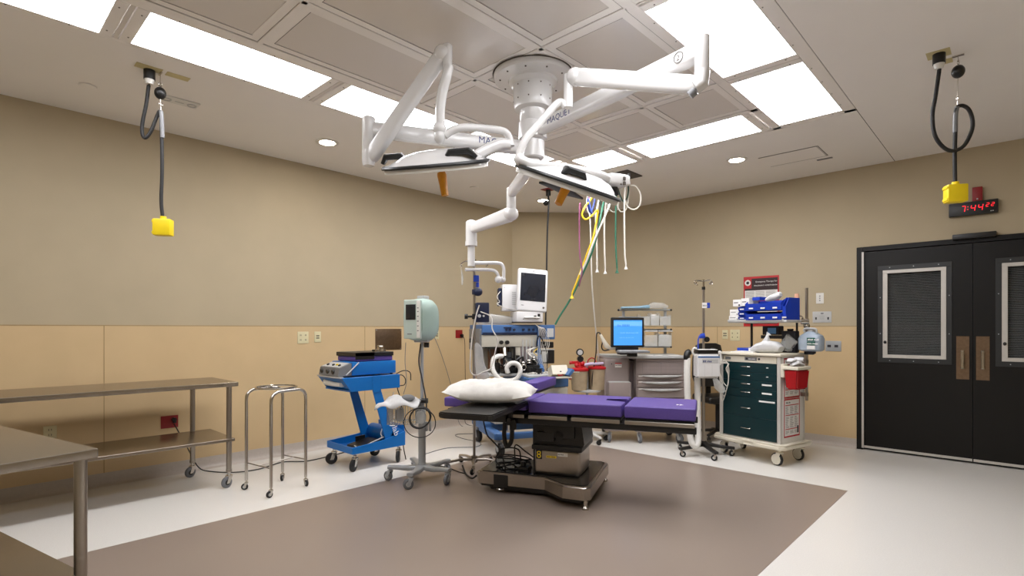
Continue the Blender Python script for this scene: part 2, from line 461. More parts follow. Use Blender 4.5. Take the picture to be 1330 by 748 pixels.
for y in (.70, 1.93, 3.165): b.box((1.562, y - .012, H + .001), (2.032, y + .012, H + .006))
for y in (2.573, 3.798): b.box((4.014, y - .006, H + .001), (4.486, y + .006, H + .006))
b.make('strip_joint', 'gpanel', ceil)

def downlight(x, y, lab, lit=True):
    t = thing('downlight', lab, 'downlight', (x, y, H), 0, 'round recessed downlights')
    B().lathe((0, 0, 0), [(.105, .0), (.105, -.006), (.075, -.008), (.070, -.002), (.070, .0)], 32).make('trim_ring', 'whitep', t)
    B().lathe((0, 0, 0), [(.066, -.001), (.066, -.004)], 28).make('lens', 'dlens' if lit else 'whitep', t)
downlight(.80, 2.46, 'round downlight over the left wall, left of the lamp arm marked 1')
downlight(.80, 5.60, 'round downlight behind the right lamp head, beside the red ceiling plate')
downlight(3.39, 5.63, 'round downlight between the far ceiling light and the access panel')
def disc(px, lab):
    t = B().lathe(px, [(.055, -.004), (.05, -.010), (.0, -.011)], 24).make('sprinkler_cover', 'ceil'); tag(t, lab, 'sprinkler', 'flat round sprinkler covers')
disc((0.652, 0.701, 3.050), 'flat round sprinkler cover on the ceiling far left')
disc((0.625, 4.488, 3.050), 'flat round sprinkler cover above the left wall near the corner')
t = thing('access_panel', 'flush rectangular access panel in the ceiling above the doors', 'access panel', (3.84, 5.92, H))
b = B(); b.box((-.27, -.19, -.004), (.27, .19, .0), .001, 1); b.make('panel_door', 'ceil', t)
b = B(); b.box((.272, -.19, -.005), (.276, .19, -.001)); b.box((.262, -.19, -.005), (.265, .19, -.001)); b.box((-.27, .190, -.005), (.27, .193, -.001)); b.box((-.27, -.193, -.005), (.27, -.190, -.001)); b.make('frame_gap', 'gap', t)
b = B(); b.box((3.99, 6.20, H - .005), (4.13, 6.235, H)); tag(b.make('ceiling_vent', 'greyp'), 'small dark slot vent in the ceiling by the access panel', 'vent')

# ---------------- double doors ----------------
b = B(); f = .055
b.box((DX0, Y1 - .02, 0), (DX0 + f, Y1 + .15, DZ), .003, 1); b.box((DX1 - f, Y1 - .02, 0), (DX1, Y1 + .15, DZ), .003, 1)
b.box((DX0 + f, Y1 - .02, DZ - .05), (DX1 - f, Y1 + .15, DZ), .003, 1)
struct(b.make('trim_1', 'dframe'))
b = B(); b.box((DX0 + .048, Y1 - .026, .02), (DX0 + .068, Y1 - .02, DZ - .055)); tr = struct(b.make('trim_2', 'alu'))
def leaf(n, x0, x1, wx0, wx1, px0, px1):
    t = B(); w = .06
    # leaf with a window opening
    zs0, zs1 = .95, 1.96
    t.box((x0, Y1, .012), (wx0, Y1 + .045, DZ - .055)); t.box((wx1, Y1, .012), (x1, Y1 + .045, DZ - .055))
    t.box((wx0, Y1, .012), (wx1, Y1 + .045, zs0)); t.box((wx0, Y1, zs1), (wx1, Y1 + .045, DZ - .055))
    dr = struct(t.make('door_%d' % n, 'door', ang=20))
    a = B()
    for (p, q, r, s_) in ((wx0 - .005, zs0 - .005, wx1 + .005, zs0 + .045), (wx0 - .005, zs1 - .045, wx1 + .005, zs1 + .005), (wx0 - .005, zs0 + .045, wx0 + .04, zs1 - .045), (wx1 - .04, zs0 + .045, wx1 + .005, zs1 - .045)):
        a.box((p, Y1 - .008, q), (r, Y1 + .002, s_), .002, 1)
    a.make('window_trim', 'wframe', dr)
    a = B(); i0, i1, k0, k1 = wx0 + .04, wx1 - .04, zs0 + .045, zs1 - .045
    for (p, q, r, s_) in ((i0, k0, i1, k0 + .035), (i0, k1 - .035, i1, k1), (i0, k0 + .035, i0 + .042, k1 - .035), (i1 - .042, k0 + .035, i1, k1 - .035)):
        a.box((p, Y1 - .014, q), (r, Y1 + .004, s_), .002, 1)
    a.make('window_frame', 'alu', dr)
    a = B(); a.box((i0 + .03, Y1 + .006, k0 + .03), (i1 - .03, Y1 + .009, k1 - .03)); a.make('window_pane', 'glass', dr)
    a = B(); z = k0 + .04
    while z < k1 - .03:
        a.box((i0 + .035, Y1 + .014, z), (i1 - .035, Y1 + .028, z + .0015), rot=R3(35, 'X')); z += .0165
    tag(a.make('blind_slats', 'slat', dr), kind='stuff')
    a = B(); a.box((wx0, Y1 + .036, zs0), (wx1, Y1 + .044, zs1)); a.make('dark_board', 'dark', dr)  # dark board standing in for the unlit space behind the door window
    a = B(); a.sphere((i0 + .021, Y1 - .02, k0 + .165), .014, (1, .7, 1.2), 10); a.make('latch', 'black', dr)
    a = B()
    for xx in (wx0 + .1, (wx0 + wx1) / 2, wx1 - .1):
        for zz in (zs0 + .018, zs1 - .018): a.cyl((xx, Y1 - .011, zz), (xx, Y1 - .007, zz), .005, n=8)
    for zz in (zs0 + .3, zs0 + .68):
        for xx in (wx0 + .018, wx1 - .018): a.cyl((xx, Y1 - .011, zz), (xx, Y1 - .007, zz), .005, n=8)
    a.make('screws', 'greymetal', dr)
    a = B(); a.box((px0, Y1 - .003, .808), (px1, Y1, 1.228), .001, 1); pl = a.make('pull_plate', 'bronze', dr)
    a = B(); c = (px0 + px1) / 2
    for zz in (.925, 1.08): a.box((c - .014, Y1 - .05, zz - .014), (c + .014, Y1 - .002, zz + .014), .003, 1)
    a.box((c - .012, Y1 - .056, .92), (c + .012, Y1 - .044, 1.086), .004, 1); a.make('pull_handle', 'chrome', pl)
    a = B(); a.box((x0 + .004, Y1 - .004, .02), (x1 - .002, Y1, .045)); a.make('bottom_sweep', 'alu', dr)
leaf(1, 4.29, 5.186, 4.427, 5.030, 5.065, 5.163)
leaf(2, 5.19, 6.093, 5.355, 5.958, 5.212, 5.310)
b = B(); b.box((DX0, Y1 + .046, 0), (DX1, Y1 + .15, DZ)); b.make('door_backing', 'dark', wb)
b = B(); b.box((5.04, Y1 - .075, 2.165), (5.36, Y1 - .0, 2.215), .006, 2); tag(b.make('door_closer', 'black'), 'black closer box on the head of the door frame', 'door closer')

# ---------------- operating table ----------------
# local x runs from the head end to the foot end, local -y faces the camera
T = thing('operating_table', 'operating table with purple pads on a stainless steel pedestal, centre of the room', 'operating table', (2.853, 3.411, 0.000), 23.46)
def pad(x0, x1, y0, y1, z0, z1, name='pad', m='purple', par=T, notch=None):
    b = B()
    if notch:
        nx, ny0, ny1 = notch
        b.prism([(x0, y0), (x1, y0), (x1, ny0), (x1 - nx * .35, ny0), (x1 - nx, ny0 + .03), (x1 - nx, ny1 - .03), (x1 - nx * .35, ny1), (x1, ny1), (x1, y1), (x0, y1)], z0, z1)
        es = [e for e in b.bm.edges]
        bmesh.ops.bevel(b.bm, geom=es, offset=.012, segments=3, affect='EDGES', profile=.6)
    else: b.box((x0, y0, z0), (x1, y1, z1), .016, 3)
    return b.make(name, m, par)
pad(-.93, -.225, -.27, .27, .667, .742, 'head_pad')
pad(-.205, .505, -.27, .27, .655, .745, 'torso_pad', notch=(.17, -.055, .10))
fp = pad(.525, 1.015, -.27, .27, .655, .745, 'foot_pad')
b = B()
for k in range(5):
    a = k * 2 * math.pi / 5; b.sphere((.90 + .018 * math.cos(a), -.10 + .018 * math.sin(a), .7462), .009, (1, 1, .12), 8)
b.make('white_emblem', 'paper', fp)
b = B()
for x0, x1 in ((-.90, -.23), (-.19, .1), (.13, .50), (.53, 1.005)): b.box((x0, -.26, .632), (x1, .26, .652), .003, 1)
b.make('top_plate', 'black', T)
for x0, x1 in ((-.60, -.235), (-.20, .105), (.135, .495), (.53, 1.008)):
    for sy in (-1, 1):
        b = B(); b.box((x0, sy * .285 - .006, .612), (x1, sy * .285 + .006, .640), .002, 1); b.make('side_rail', 'steel', T)
b = B()
for x in (-.57, -.26, -.17, .08, .16, .30, .34, .47, .56, .72, .76, .98):
    for sy in (-1, 1): b.box((x - .012, min(sy * .25, sy * .28), .615), (x + .012, max(sy * .25, sy * .28), .638))
b.make('rail_spacer', 'black', T)
b = B()
for sy in (-1, 1): b.box((-.62, sy * .245 - .02, .565), (1.02, sy * .245 + .02, .612), .006, 2)
b.box((-.60, -.23, .57), (.50, .23, .63), .01, 2); b.box((-.88, -.2, .60), (-.60, .2, .632), .008, 1)
b.make('under_frame', 'black', T)
b = B(); b.prism([(-.20, .37), (.19, .37), (.21, .42), (.19, .55), (-.08, .575), (-.20, .55)], -.17, .17, 'y')
b.box((-.10, -.2, .46), (.14, .2, .56), .01, 2)
b.box((-.16, -.205, .43), (-.02, -.17, .50), .008, 2); b.cyl((.02, -.20, .48), (.02, -.175, .48), .035); b.make('tilt_housing', 'black', T)
b = B(); b.box((-.20, -.21, .36), (.20, .21, .40), .012, 2); b.make('housing_collar', 'black', T)
# stainless column cover
b = B(); b.box((-.185, -.185, .165), (.18, .185, .365), .03, 4); col = b.make('column_cover', 'steel', T)
b = B(); b.box((-.2, -.16, .10), (.16, .16, .60)); b.make('column', 'black', T)
b = B(); b.box((-.170, -.1866, .285), (-.120, -.1852, .36), .0006, 1); lb = b.make('number_label', 'ink', col)
text('8', (-.166, -.1872, .293), (1, 0, 0), .082, 'yellow', lb)
b = B(); b.box((-.085, -.1864, .300), (-.005, -.1852, .316)); yl = b.make('yellow_label', 'yellow', col)
marks(2, (-.081, -.1868, .304), (1, 0, 0), .012, 'bronze', yl)
b = B(); b.box((.005, -.1864, .318), (.085, -.1852, .346)); wl_ = b.make('white_label', 'paper', col)
marks(2, (.009, -.1868, .328), (1, 0, 0), .010, 'ink', wl_)
# base: left part narrow, right part flaring out
LX, RX = -.66, .30
out = [(LX + .03, -.25), (-.08, -.25), (.10, -.40), (RX - .04, -.41), (RX + .0, -.37), (RX + .0, .37), (RX - .04, .41), (.10, .40), (-.08, .25), (LX + .03, .25), (LX, .21), (LX, -.21)]
b = B(); b.prism(out, .068, .163)
bmesh.ops.bevel(b.bm, geom=[e for e in b.bm.edges if abs(e.verts[0].co.z - e.verts[1].co.z) < 1e-4 and e.verts[0].co.z > .1], offset=.012, segments=3, affect='EDGES')
base = b.make('base_cover', 'steel', T)
b = B(); b.prism([(x * .94 + (-.008), y * .93) for x, y in out], .160, .168); b.make('base_top_plate', mat('black_gloss_plate', '#1d1b1a', .16, noise=.05, nscale=10), base)
b = B(); b.prism([(x * .96 - .004, y * .96) for x, y in out], .05, .07); b.prism([(x * .86, y * .80) for x, y in out], .018, .052); b.make('base_skirt', 'black', T)
b = B(); b.box((-.50, -.2535, .055), (-.38, -.2495, .150), .002, 1); b.make('side_cover_plate', 'blackpad', base)
b = B(); b.tube([(-.46, -.235, .055), (-.46, -.28, .045), (-.41, -.28, .045), (-.41, -.235, .055)], .006, 6, 2); b.make('pedal_loop', 'chrome', T)
ft = None
for x, y in ((RX - .035, -.385), (RX - .035, .385), (LX + .16, -.14), (LX + .16, .14)):
    if ft is None:
        ft = B().lathe((0, 0, 0), [(.026, 0), (.026, .014), (.015, .026), (.015, .068)], 14).make('levelling_foot', 'chrome', T); ft.location = (x, y, 0)
    else: place(ft, 'levelling_foot', T, (x, y, 0))
# rail clamps, cable from the table to the pedestal, looped power cord on the base
b = B(); b.box((-.36, -.312, .585), (-.325, -.275, .70), .005, 2); b.cyl((-.342, -.335, .60), (-.342, -.31, .60), .017, n=12)
b.box((-.37, -.305, .52), (-.30, -.27, .60), .005, 2); b.make('rail_clamp', 'black', T)
b = B(); b.cyl((-.345, -.34, .665), (-.345, -.315, .665), .012, n=10); b.cyl((-.345, -.33, .51), (-.345, -.33, .56), .010, n=10); b.make('clamp_bolt', 'chrome', T)
b = B(); b.tube([(-.62, -.18, .56), (-.58, -.2, .45), (-.53, -.2, .40), (-.47, -.19, .33), (-.43, -.18, .2), (-.44, -.17, .172)], .006, 6)
b.make('hand_cable', 'rubber', T)
b = B(); b.tube([(-.44, -.15, .56), (-.445, -.16, .44), (-.42, -.17, .36), (-.385, -.16, .40), (-.38, -.15, .50), (-.38, -.15, .55)], .018, 8); b.make('loop_hose', 'rubber', T)
b = B()
pts = []
for k in range(40):
    a = k * .55; r = .11 + .03 * math.sin(k * 1.3)
    pts.append((-.42 + r * 1.15 * math.cos(a), -.03 + r * .8 * math.sin(a), .172 + .004 * (k % 5) + max(0, .06 * math.sin(k * .21))))
b.tube(pts, .006, 6, 2); b.tube([(-.36, 0, .18), (-.38, .0, .30), (-.5, -.06, .31), (-.55, -.08, .22), (-.5, -.10, .173)], .006, 6)
b.tube([(-.42, .03, .18), (-.40, -.02, .34), (-.30, -.05, .30), (-.235, -.05, .26)], .006, 6); b.make('looped_power_cord', 'rubber', T)
b = B(); b.box((-.33, -.16, .163), (-.245, -.05, .2), .008, 2); b.cyl((-.30, -.11, .2), (-.30, -.11, .235), .02, n=12); b.make('foot_switch', 'black', T)
# bare arm board swung out to the camera side at the head end, padded arm board on the far side
t = thing('arm_board', 'black bare arm board sticking out under the pillow toward the camera', 'arm board', (2.593, 2.944, 0.000), 23.46, 'arm boards of the operating table')
b = B(); b.prism([(-.19, -.64), (-.14, -.66), (.17, -.66), (.205, -.635), (.205, .10), (.05, .10), (-.19, .10)], .700, .742)
bmesh.ops.bevel(b.bm, geom=[e for e in b.bm.edges], offset=.008, segments=2, affect='EDGES'); b.make('board', 'blackpad', t)
b = B(); b.box((-.10, -.14, .645), (.08, .055, .698), .006, 2); b.box((.0, -.02, .58), (.06, .035, .66), .006, 2); b.make('board_clamp', 'black', t)
t = thing('arm_board', 'purple padded arm board pointing at the anaesthesia machine beyond the pillow', 'arm board', (2.440, 3.446, 0.000), 23.46, 'arm boards of the operating table')
b = B(); b.box((-.075, .03, .755), (.075, .66, .835), .014, 3); b.make('pad', 'purple', t)
b = B(); b.box((-.065, .02, .735), (.065, .64, .753), .004, 1); b.make('board', 'black', t)
b = B(); b.box((-.04, -.03, .60), (.04, .12, .735), .006, 2); b.make('board_clamp', 'black', t)
# pillow
p = thing('pillow', 'plump white pillow lying on the head end of the operating table', 'pillow', (2.601, 2.855, 0.748), 43.46-9)
b = B(); N = 40; Mh = 26; W, D, Hh = .335, .25, .168
def pil(u, v, top):
    e = (max(0, 1 - abs(u) ** 2.6)) ** .62 * (max(0, 1 - abs(v) ** 2.4)) ** .60
    x = u * W * (1 - .10 * (1 - abs(v) ** 2) * 0 - .07 * v * v); y = v * D * (1 - .12 * u * u * 1)
    x *= 1 + .07 * (abs(u) ** 6) * (abs(v) ** 6); 
    w = .006 * math.sin(9 * u + 4 * v) + .004 * math.sin(17 * v - 8 * u) + .003 * math.sin(31 * u + 13 * v * u)
    edge = .045 + .03 * (abs(u) ** 3) + .02 * (u < -.6) * (abs(u) - .6) * 2
    z = edge + (e * (Hh - .045) + w * e if top else -e * .045 + .2 * w * e)
    return (x, y, max(z, .002))
G = {}
for top in (1, 0):
    for i in range(N + 1):
        for j in range(Mh + 1):
            u = -1 + 2 * i / N; v = -1 + 2 * j / Mh
            if (i in (0, N) or j in (0, Mh)) and not top: G[(top, i, j)] = G[(1, i, j)]; continue
            G[(top, i, j)] = b.bm.verts.new(pil(u, v, top))
for top in (1, 0):
    for i in range(N):
        for j in range(Mh):
            q = [G[(top, i, j)], G[(top, i + 1, j)], G[(top, i + 1, j + 1)], G[(top, i, j + 1)]]
            b.bm.faces.new(q if top else list(reversed(q)))
b.make('pillow_case', 'cloth', p, ang=80)

# ---------------- ceiling surgical lamps ----------------
S0 = (3.079, 2.784, 3.011)
S = thing('surgical_lamp', 'white ceiling-mounted surgical lamp with two heads, jointed arms and round canopy', 'surgical lamp', (S0[0], S0[1], 3.05))
ax, ay = S0[0], S0[1]
def SV(z): return V(ax, ay, z)
def wl_obj(b, name, m, par=S, **k): return b.make(name, m, par, world=True, **k)
cn = wl_obj(B().lathe((ax, ay, 0), [(.268, 3.052), (.272, 3.040), (.268, 3.02), (.262, 3.012), (.17, 3.004), (.165, 2.99), (.150, 2.985), (.134, 2.97), (.132, 2.84), (.126, 2.81), (.09, 2.80)], 48), 'canopy', 'white')
b = B()
for k in range(10):
    a = k * .628 + .2
    for z in (2.95, 2.86): b.cyl((ax + .130 * math.cos(a), ay + .130 * math.sin(a), z), (ax + .135 * math.cos(a), ay + .135 * math.sin(a), z), .005, n=8)
    b.cyl((ax + .225 * math.cos(a), ay + .225 * math.sin(a), 3.004), (ax + .225 * math.cos(a), ay + .225 * math.sin(a), 3.01), .006, n=8)
wl_obj(b, 'canopy_screws', 'gap', cn)
wl_obj(B().lathe((ax, ay, 0), [(.276, 3.046), (.278, 3.05)], 48), 'canopy_gasket', 'gap', cn)
wl_obj(B().lathe((ax, ay, 0), [(.088, 2.82), (.088, 2.74), (.085, 2.735), (.085, 2.60), (.078, 2.595)], 32), 'stem', 'white')
wl_obj(B().lathe((ax, ay, 0), [(.052, 2.60), (.052, 2.50), (.055, 2.498), (.055, 2.49), (.05, 2.488), (.052, 2.485), (.052, 2.39), (.045, 2.385)], 28), 'lower_stem', 'white')
def beam(p0, p1, w, h, name, w2=None, h2=None, par=S, ends=True, sag=0.):
    p0 = V(p0); p1 = V(p1); w2 = w2 or w; h2 = h2 or h
    secs = []
    for t in (0, .02, .06, .3, .5, .7, .94, .98, 1):
        k = 1 if .02 < t < .98 else (.93 if t in (.02, .98) else .75)
        if not ends: k = 1
        q = p0.lerp(p1, t) + V(0, 0, -sag * 4 * t * (1 - t))
        secs.append((q, (w + (w2 - w) * t) / 2 * k, (h + (h2 - h) * t) / 2 * k))
    return wl_obj(B().loft(secs, 20, 4.), name, 'white', par, ang=50)
# left arm "1"
A1e = V((2.584, 1.805, 2.538)); A1h = V(ax, ay, A1e.z)
a1 = beam(A1h, A1e, .075, .092, 'swing_arm')
wl_obj(B().lathe((ax, ay, 0), [(.07, A1e.z - .07), (.08, A1e.z - .06), (.08, A1e.z + .05), (.07, A1e.z + .06)], 24), 'hub_collar', 'white', a1)
xd1 = (A1h - A1e).normalized(); n1 = V(-xd1.y, xd1.x, 0); n1 = n1 if n1.dot(V(5.52, 0, 0) - A1e) > 0 else -n1
face = lambda base, xd, n, s, dz, off: base + xd * s + n * off + V(0, 0, dz)
text('MAQUET', face(A1h, xd1, n1, -.40, -.012, .0385), xd1, .060, 'bluein', a1, world=True)
tc_ = face(A1e, xd1, n1, .11, 0, .0385)
wl_obj(B().torus(tc_, .027, .0022, n1, 24, 6), 'number_ring', 'gap', a1); text('1', face(A1e, xd1, n1, .102, -.014, .0385), xd1, .04, 'gap', a1, world=True)
c = A1e
j = wl_obj(B().lathe((c.x, c.y, 0), [(.034, c.z + .075), (.040, c.z + .07), (.040, c.z - .13), (.036, c.z - .14), (.036, c.z - .15)], 24), 'pivot_tube', 'white')
k0 = V((2.587, 1.809, 2.361)); k1 = V((3.058, 2.007, 2.915))
wl_obj(B().loft([(V(c.x, c.y, c.z - .13), .038, .036), (V(c.x, c.y, k0.z - .02), .038, .036), (V(c.x, c.y, k0.z - .05), .033, .03)], 16, 3, up=(0, 1, 0)), 'elbow_joint', 'white')
sa = beam(k0 + V(0, 0, -.005), k1, .07, .095, 'spring_arm', .065, .085)
ee = (k0 - k1).normalized()
wl_obj(B().cyl(k0 + ee * .0, k0 + ee * .035, .026, n=12), 'arm_end_cap', 'greyp', sa)
top = V((3.085, 2.019, 2.900))
b = B(); b.cyl(top + V(-.0, 0, .055), top + V(0, 0, -.11), .030, .028, 18); b.sphere(k1, .052, (1, 1, 1), 18); b.sphere(top + V(0, 0, .055), .030, (1, 1, .5), 14); wl_obj(b, 'head_joint', 'white')
dn = [(3.100, 2.019, 2.832), (3.090, 2.009, 2.770), (3.066, 2.000, 2.693), (3.048, 1.997, 2.598), (3.037, 2.000, 2.484)]
b = B(); b.tube(dn, .029, 14); wl_obj(b, 'drop_tube', 'white')
bj = V((3.037, 2.000, 2.480)); b = B(); b.sphere(bj, .040, (1, 1, 1.0), 18); b.sphere(bj + V(0, 0, -.045), .036, (.9, .9, 1.3), 18); wl_obj(b, 'ball_joint', 'white')
b = B(); b.tube([(3.049, 2.026, 2.442), (3.078, 2.066, 2.478), (3.112, 2.127, 2.501), (3.139, 2.221, 2.516), (3.178, 2.354, 2.530), (3.198, 2.401, 2.518), (3.205, 2.422, 2.483), (3.212, 2.428, 2.440)], .023, 14); wl_obj(b, 'yoke_tube', 'white')
b = B(); b.loft([((3.212, 2.428, 2.450), .028, .028), ((3.170, 2.389, 2.454), .036, .036), ((3.122, 2.329, 2.422), .038, .036), ((3.074, 2.256, 2.368), .04, .034)], 16, 4); wl_obj(b, 'head_bracket', 'white')

def lamp_head(c, e1, e2, a, bb, roll_parts):
    """white dome on a dark grip rim, pale lens ring under it"""
    e1 = V(e1).normalized(); e2 = V(e2); e2 = (e2 - e1 * e2.dot(e1)).normalized(); n = e1.cross(e2)
    if n.z < 0: n = -n
    c = V(c)
    def ell(k, h, kx=0., p=2.6):
        out = []
        for i in range(44):
            t = 2 * math.pi * i / 44; ct, st = math.cos(t), math.sin(t)
            x = math.copysign(abs(ct) ** (2 / p), ct); y = math.copysign(abs(st) ** (2 / p), st)
            tri = 1 - .16 * math.cos(3 * t)          # three-lobed outline
            out.append(c + e1 * (x * a * k * (1 + .0 * tri) + kx * a) + e2 * (y * bb * k * (.92 + .08 * tri)) + n * h)
        return out
    def body(rings, name, m, par):
        g = B(); g.skin([[g.bm.verts.new(q) for q in r] for r in rings]); return wl_obj(g, name, m, par, ang=40)
    h = body([ell(1.0, -.018), ell(.985, .012), ell(.90, .020), ell(.84, .036, .04), ell(.70, .064, .08), ell(.46, .084, .12), ell(.18, .090, .15)], 'lamp_head', 'white', S)
    body([ell(1.04, -.006), ell(1.05, .004), ell(1.03, .014)], 'grip_rim', 'wframe', h)
    body([ell(.97, -.032), ell(1.0, -.03), ell(1.0, -.014)], 'lens_ring', 'whitep', h)
    for (u, w, v, sgn) in roll_parts:
        g = B(); q = c + e1 * a * u + e2 * bb * v + n * .018
        g.loft([(q + e1 * -.07 * w + n * .012, .03, .012), (q + e1 * -.045 * w + n * .05, .05, .02), (q + e1 * .045 * w + n * .05, .05, .02), (q + e1 * .08 * w + n * .012, .03, .010)], 12, 4, up=n)
        wl_obj(g, 'grip', 'wframe', h)
    return h, n, e1, e2
fw = V(-.6878, .7259, 0)
hc = V((2.913, 2.076, 2.309))
e1 = V((3.137, 2.288, 2.335)) - V((2.672, 1.848, 2.283))
h1, n_, _, _ = lamp_head(hc, e1, fw + V(0, 0, .35), .315, .27, ((-.83, 1., .1, 1), (.50, 1.25, -.62, 1)))
b = B(); b.loft([((2.973, 2.064, 2.247), .021, .021), ((2.976, 2.067, 2.229), .024, .024), ((2.983, 2.073, 2.173), .021, .021), ((2.990, 2.080, 2.107), .019, .019)], 12, 3.5, up=(0, 1, 0)); wl_obj(b, 'sterile_handle', 'orange', h1)
# right arm "2"
A2e = V((4.392, 2.541, 2.650)); z2 = 2.66; A2e.z = z2
A2h = V(ax, ay, z2)
a2 = beam(A2h, A2e, .075, .092, 'swing_arm')
wl_obj(B().lathe((ax, ay, 0), [(.09, z2 - .06), (.098, z2 - .055), (.098, z2 + .055), (.09, z2 + .06)], 28), 'hub_collar', 'white', a2)
xd2 = (A2e - A2h).normalized(); n2 = V(xd2.y, -xd2.x, 0); n2 = n2 if n2.dot(V(5.52, 0, 0) - A2e) > 0 else -n2
text('MAQUET', face(A2h, xd2, n2, .20, -.020, .0385), xd2, .056, 'bluein', a2, world=True)
wl_obj(B().torus(face(A2e, xd2, n2, -.11, 0, .0385), .027, .0022, n2, 24, 6), 'number_ring', 'gap', a2); text('2', face(A2e, xd2, n2, -.122, -.015, .0385), xd2, .04, 'gap', a2, world=True)
c = A2e
wl_obj(B().lathe((c.x, c.y, 0), [(.030, c.z + .07), (.036, c.z + .065), (.036, c.z - .09), (.033, c.z - .10), (.033, c.z - .11)], 24), 'pivot_tube', 'white')
m0 = V((4.337, 2.516, 2.494)); m1 = V((3.665, 2.485, 2.746))
wl_obj(B().loft([(V(c.x, c.y, c.z - .10), .034, .032), (V((4.390, 2.538, 2.500)), .034, .032), (V((4.361, 2.525, 2.482)), .03, .035)], 16, 3, up=(0, 1, 0)), 'elbow_joint', 'white')
sa2 = beam(V((4.374, 2.538, 2.493)), m1, .07, .088, 'spring_arm', .065, .095)
wl_obj(B().cyl((4.365, 2.515, 2.462), (4.344, 2.509, 2.444), .022, n=12), 'arm_end_cap', 'greyp', sa2)
tp = V((3.624, 2.474, 2.738)); b = B(); b.sphere(m1, .052, (1, 1, 1), 18); b.cyl(tp + V(0, 0, .03), (3.624, 2.474, 2.577), .026, .027, 18); wl_obj(b, 'head_joint', 'white')
b = B(); b.tube([(3.614, 2.464, 2.582), (3.594, 2.446, 2.609), (3.575, 2.414, 2.587), (3.552, 2.351, 2.508), (3.521, 2.267, 2.406), (3.507, 2.225, 2.347), (3.491, 2.210, 2.295), (3.488, 2.207, 2.252)], .022, 14); wl_obj(b, 'drop_tube', 'white')
b = B(); b.sphere((3.488, 2.207, 2.248), .034, (1, 1, 1), 18); wl_obj(b, 'ball_joint', 'white')
b = B(); b.tube([(3.498, 2.203, 2.244), (3.542, 2.231, 2.220), (3.604, 2.276, 2.202), (3.685, 2.394, 2.196), (3.740, 2.515, 2.189), (3.758, 2.628, 2.187), (3.749, 2.730, 2.187)], .026, 14); wl_obj(b, 'yoke_tube', 'white')
b = B(); b.loft([((3.752, 2.678, 2.185), .03, .03), ((3.756, 2.737, 2.187), .045, .035), ((3.778, 2.813, 2.188), .045, .035), ((3.779, 2.828, 2.191), .04, .03)], 16, 6); br = wl_obj(b, 'control_box', 'white')
b = B(); 
for (px, py) in ((0, 0), (1, 0), (0, 1), (1, 1)):
    q = V((3.797, 2.755, 2.192)) + V(.7259, .6878, 0) * .022 * px + V(0, 0, -.028 * py); b.box(q - V(.008, .008, .010), q + V(.008, .008, .010), .002, 1)
wl_obj(b, 'control_buttons', 'gap', br)
h2c = V((3.602, 2.495, 2.149))
e1 = V((3.768, 2.776, 2.063)) - V((3.438, 2.216, 2.221))
h2, n_, _, _ = lamp_head(h2c, e1, fw + V(0, 0, .30), .305, .26, ((-.12, 1., -.66, 1), (.86, 1., .3, 1)))
b = B(); b.loft([((3.436, 2.433, 2.173), .005, .006), ((3.476, 2.471, 2.164), .05, .012), ((3.552, 2.544, 2.122), .08, .014), ((3.626, 2.614, 2.076), .01, .005)], 12, 2.5); wl_obj(b, 'lower_petal', 'wframe', h2)
b = B(); b.loft([((3.654, 2.434, 2.119), .021, .021), ((3.645, 2.425, 2.101), .024, .024), ((3.635, 2.402, 2.055), .021, .021), ((3.625, 2.379, 2.005), .019, .019)], 12, 3.5, up=(0, 1, 0)); wl_obj(b, 'sterile_handle', 'orange', h2)
# third arm, carrying the display yoke by the anaesthesia machine
q0 = V(ax, ay, 2.44); q1 = V((2.427, 3.255, 2.441))
q1.z = 2.44
beam(q0, q1, .07, .085, 'swing_arm')
b = B(); b.cyl((q1.x, q1.y, 2.47), (q1.x, q1.y, 2.24), .040, n=20); b.sphere((q1.x, q1.y, 2.47), .04, (1, 1, .4), 14); wl_obj(b, 'pivot_tube', 'white')
r0 = V(q1.x, q1.y, 2.26); r1 = V((1.842, 3.334, 2.224))
wl_obj(B().sphere(r0, .062, (1, 1, .9), 18), 'elbow_joint', 'white')
beam(r0, r1, .085, .12, 'spring_arm', .075, .09)
b = B(); b.cyl(r1 + V(0, 0, .06), r1 + V(0, 0, -.14), .052, n=20); b.sphere(r1 + V(0, 0, .05), .052, (1, 1, .6), 16); b.cyl(r1 + V(0, 0, -.12), r1 + V(0, 0, -.16), .056, n=20); wl_obj(b, 'end_joint', 'white')
b = B(); b.cyl(r1 + V(0, 0, -.15), V((1.842, 3.334, 1.876)), .034, n=18); wl_obj(b, 'drop_tube', 'white')
b = B(); b.tube([(1.847, 3.339, 1.908), (1.898, 3.457, 1.914), (1.941, 3.566, 1.920), (1.959, 3.610, 1.911), (1.968, 3.632, 1.869), (1.968, 3.632, 1.774)], .016, 10)
b.tube([(1.816, 3.282, 1.845), (1.879, 3.397, 1.849), (1.913, 3.512, 1.852), (1.936, 3.561, 1.837), (1.950, 3.588, 1.787)], .016, 10); wl_obj(b, 'display_yoke', 'white')
b = B(); b.sphere((1.945, 3.583, 1.765), .034, n=16); b.sphere((1.955, 3.634, 1.768), .030, n=16); wl_obj(b, 'yoke_ball', 'white')

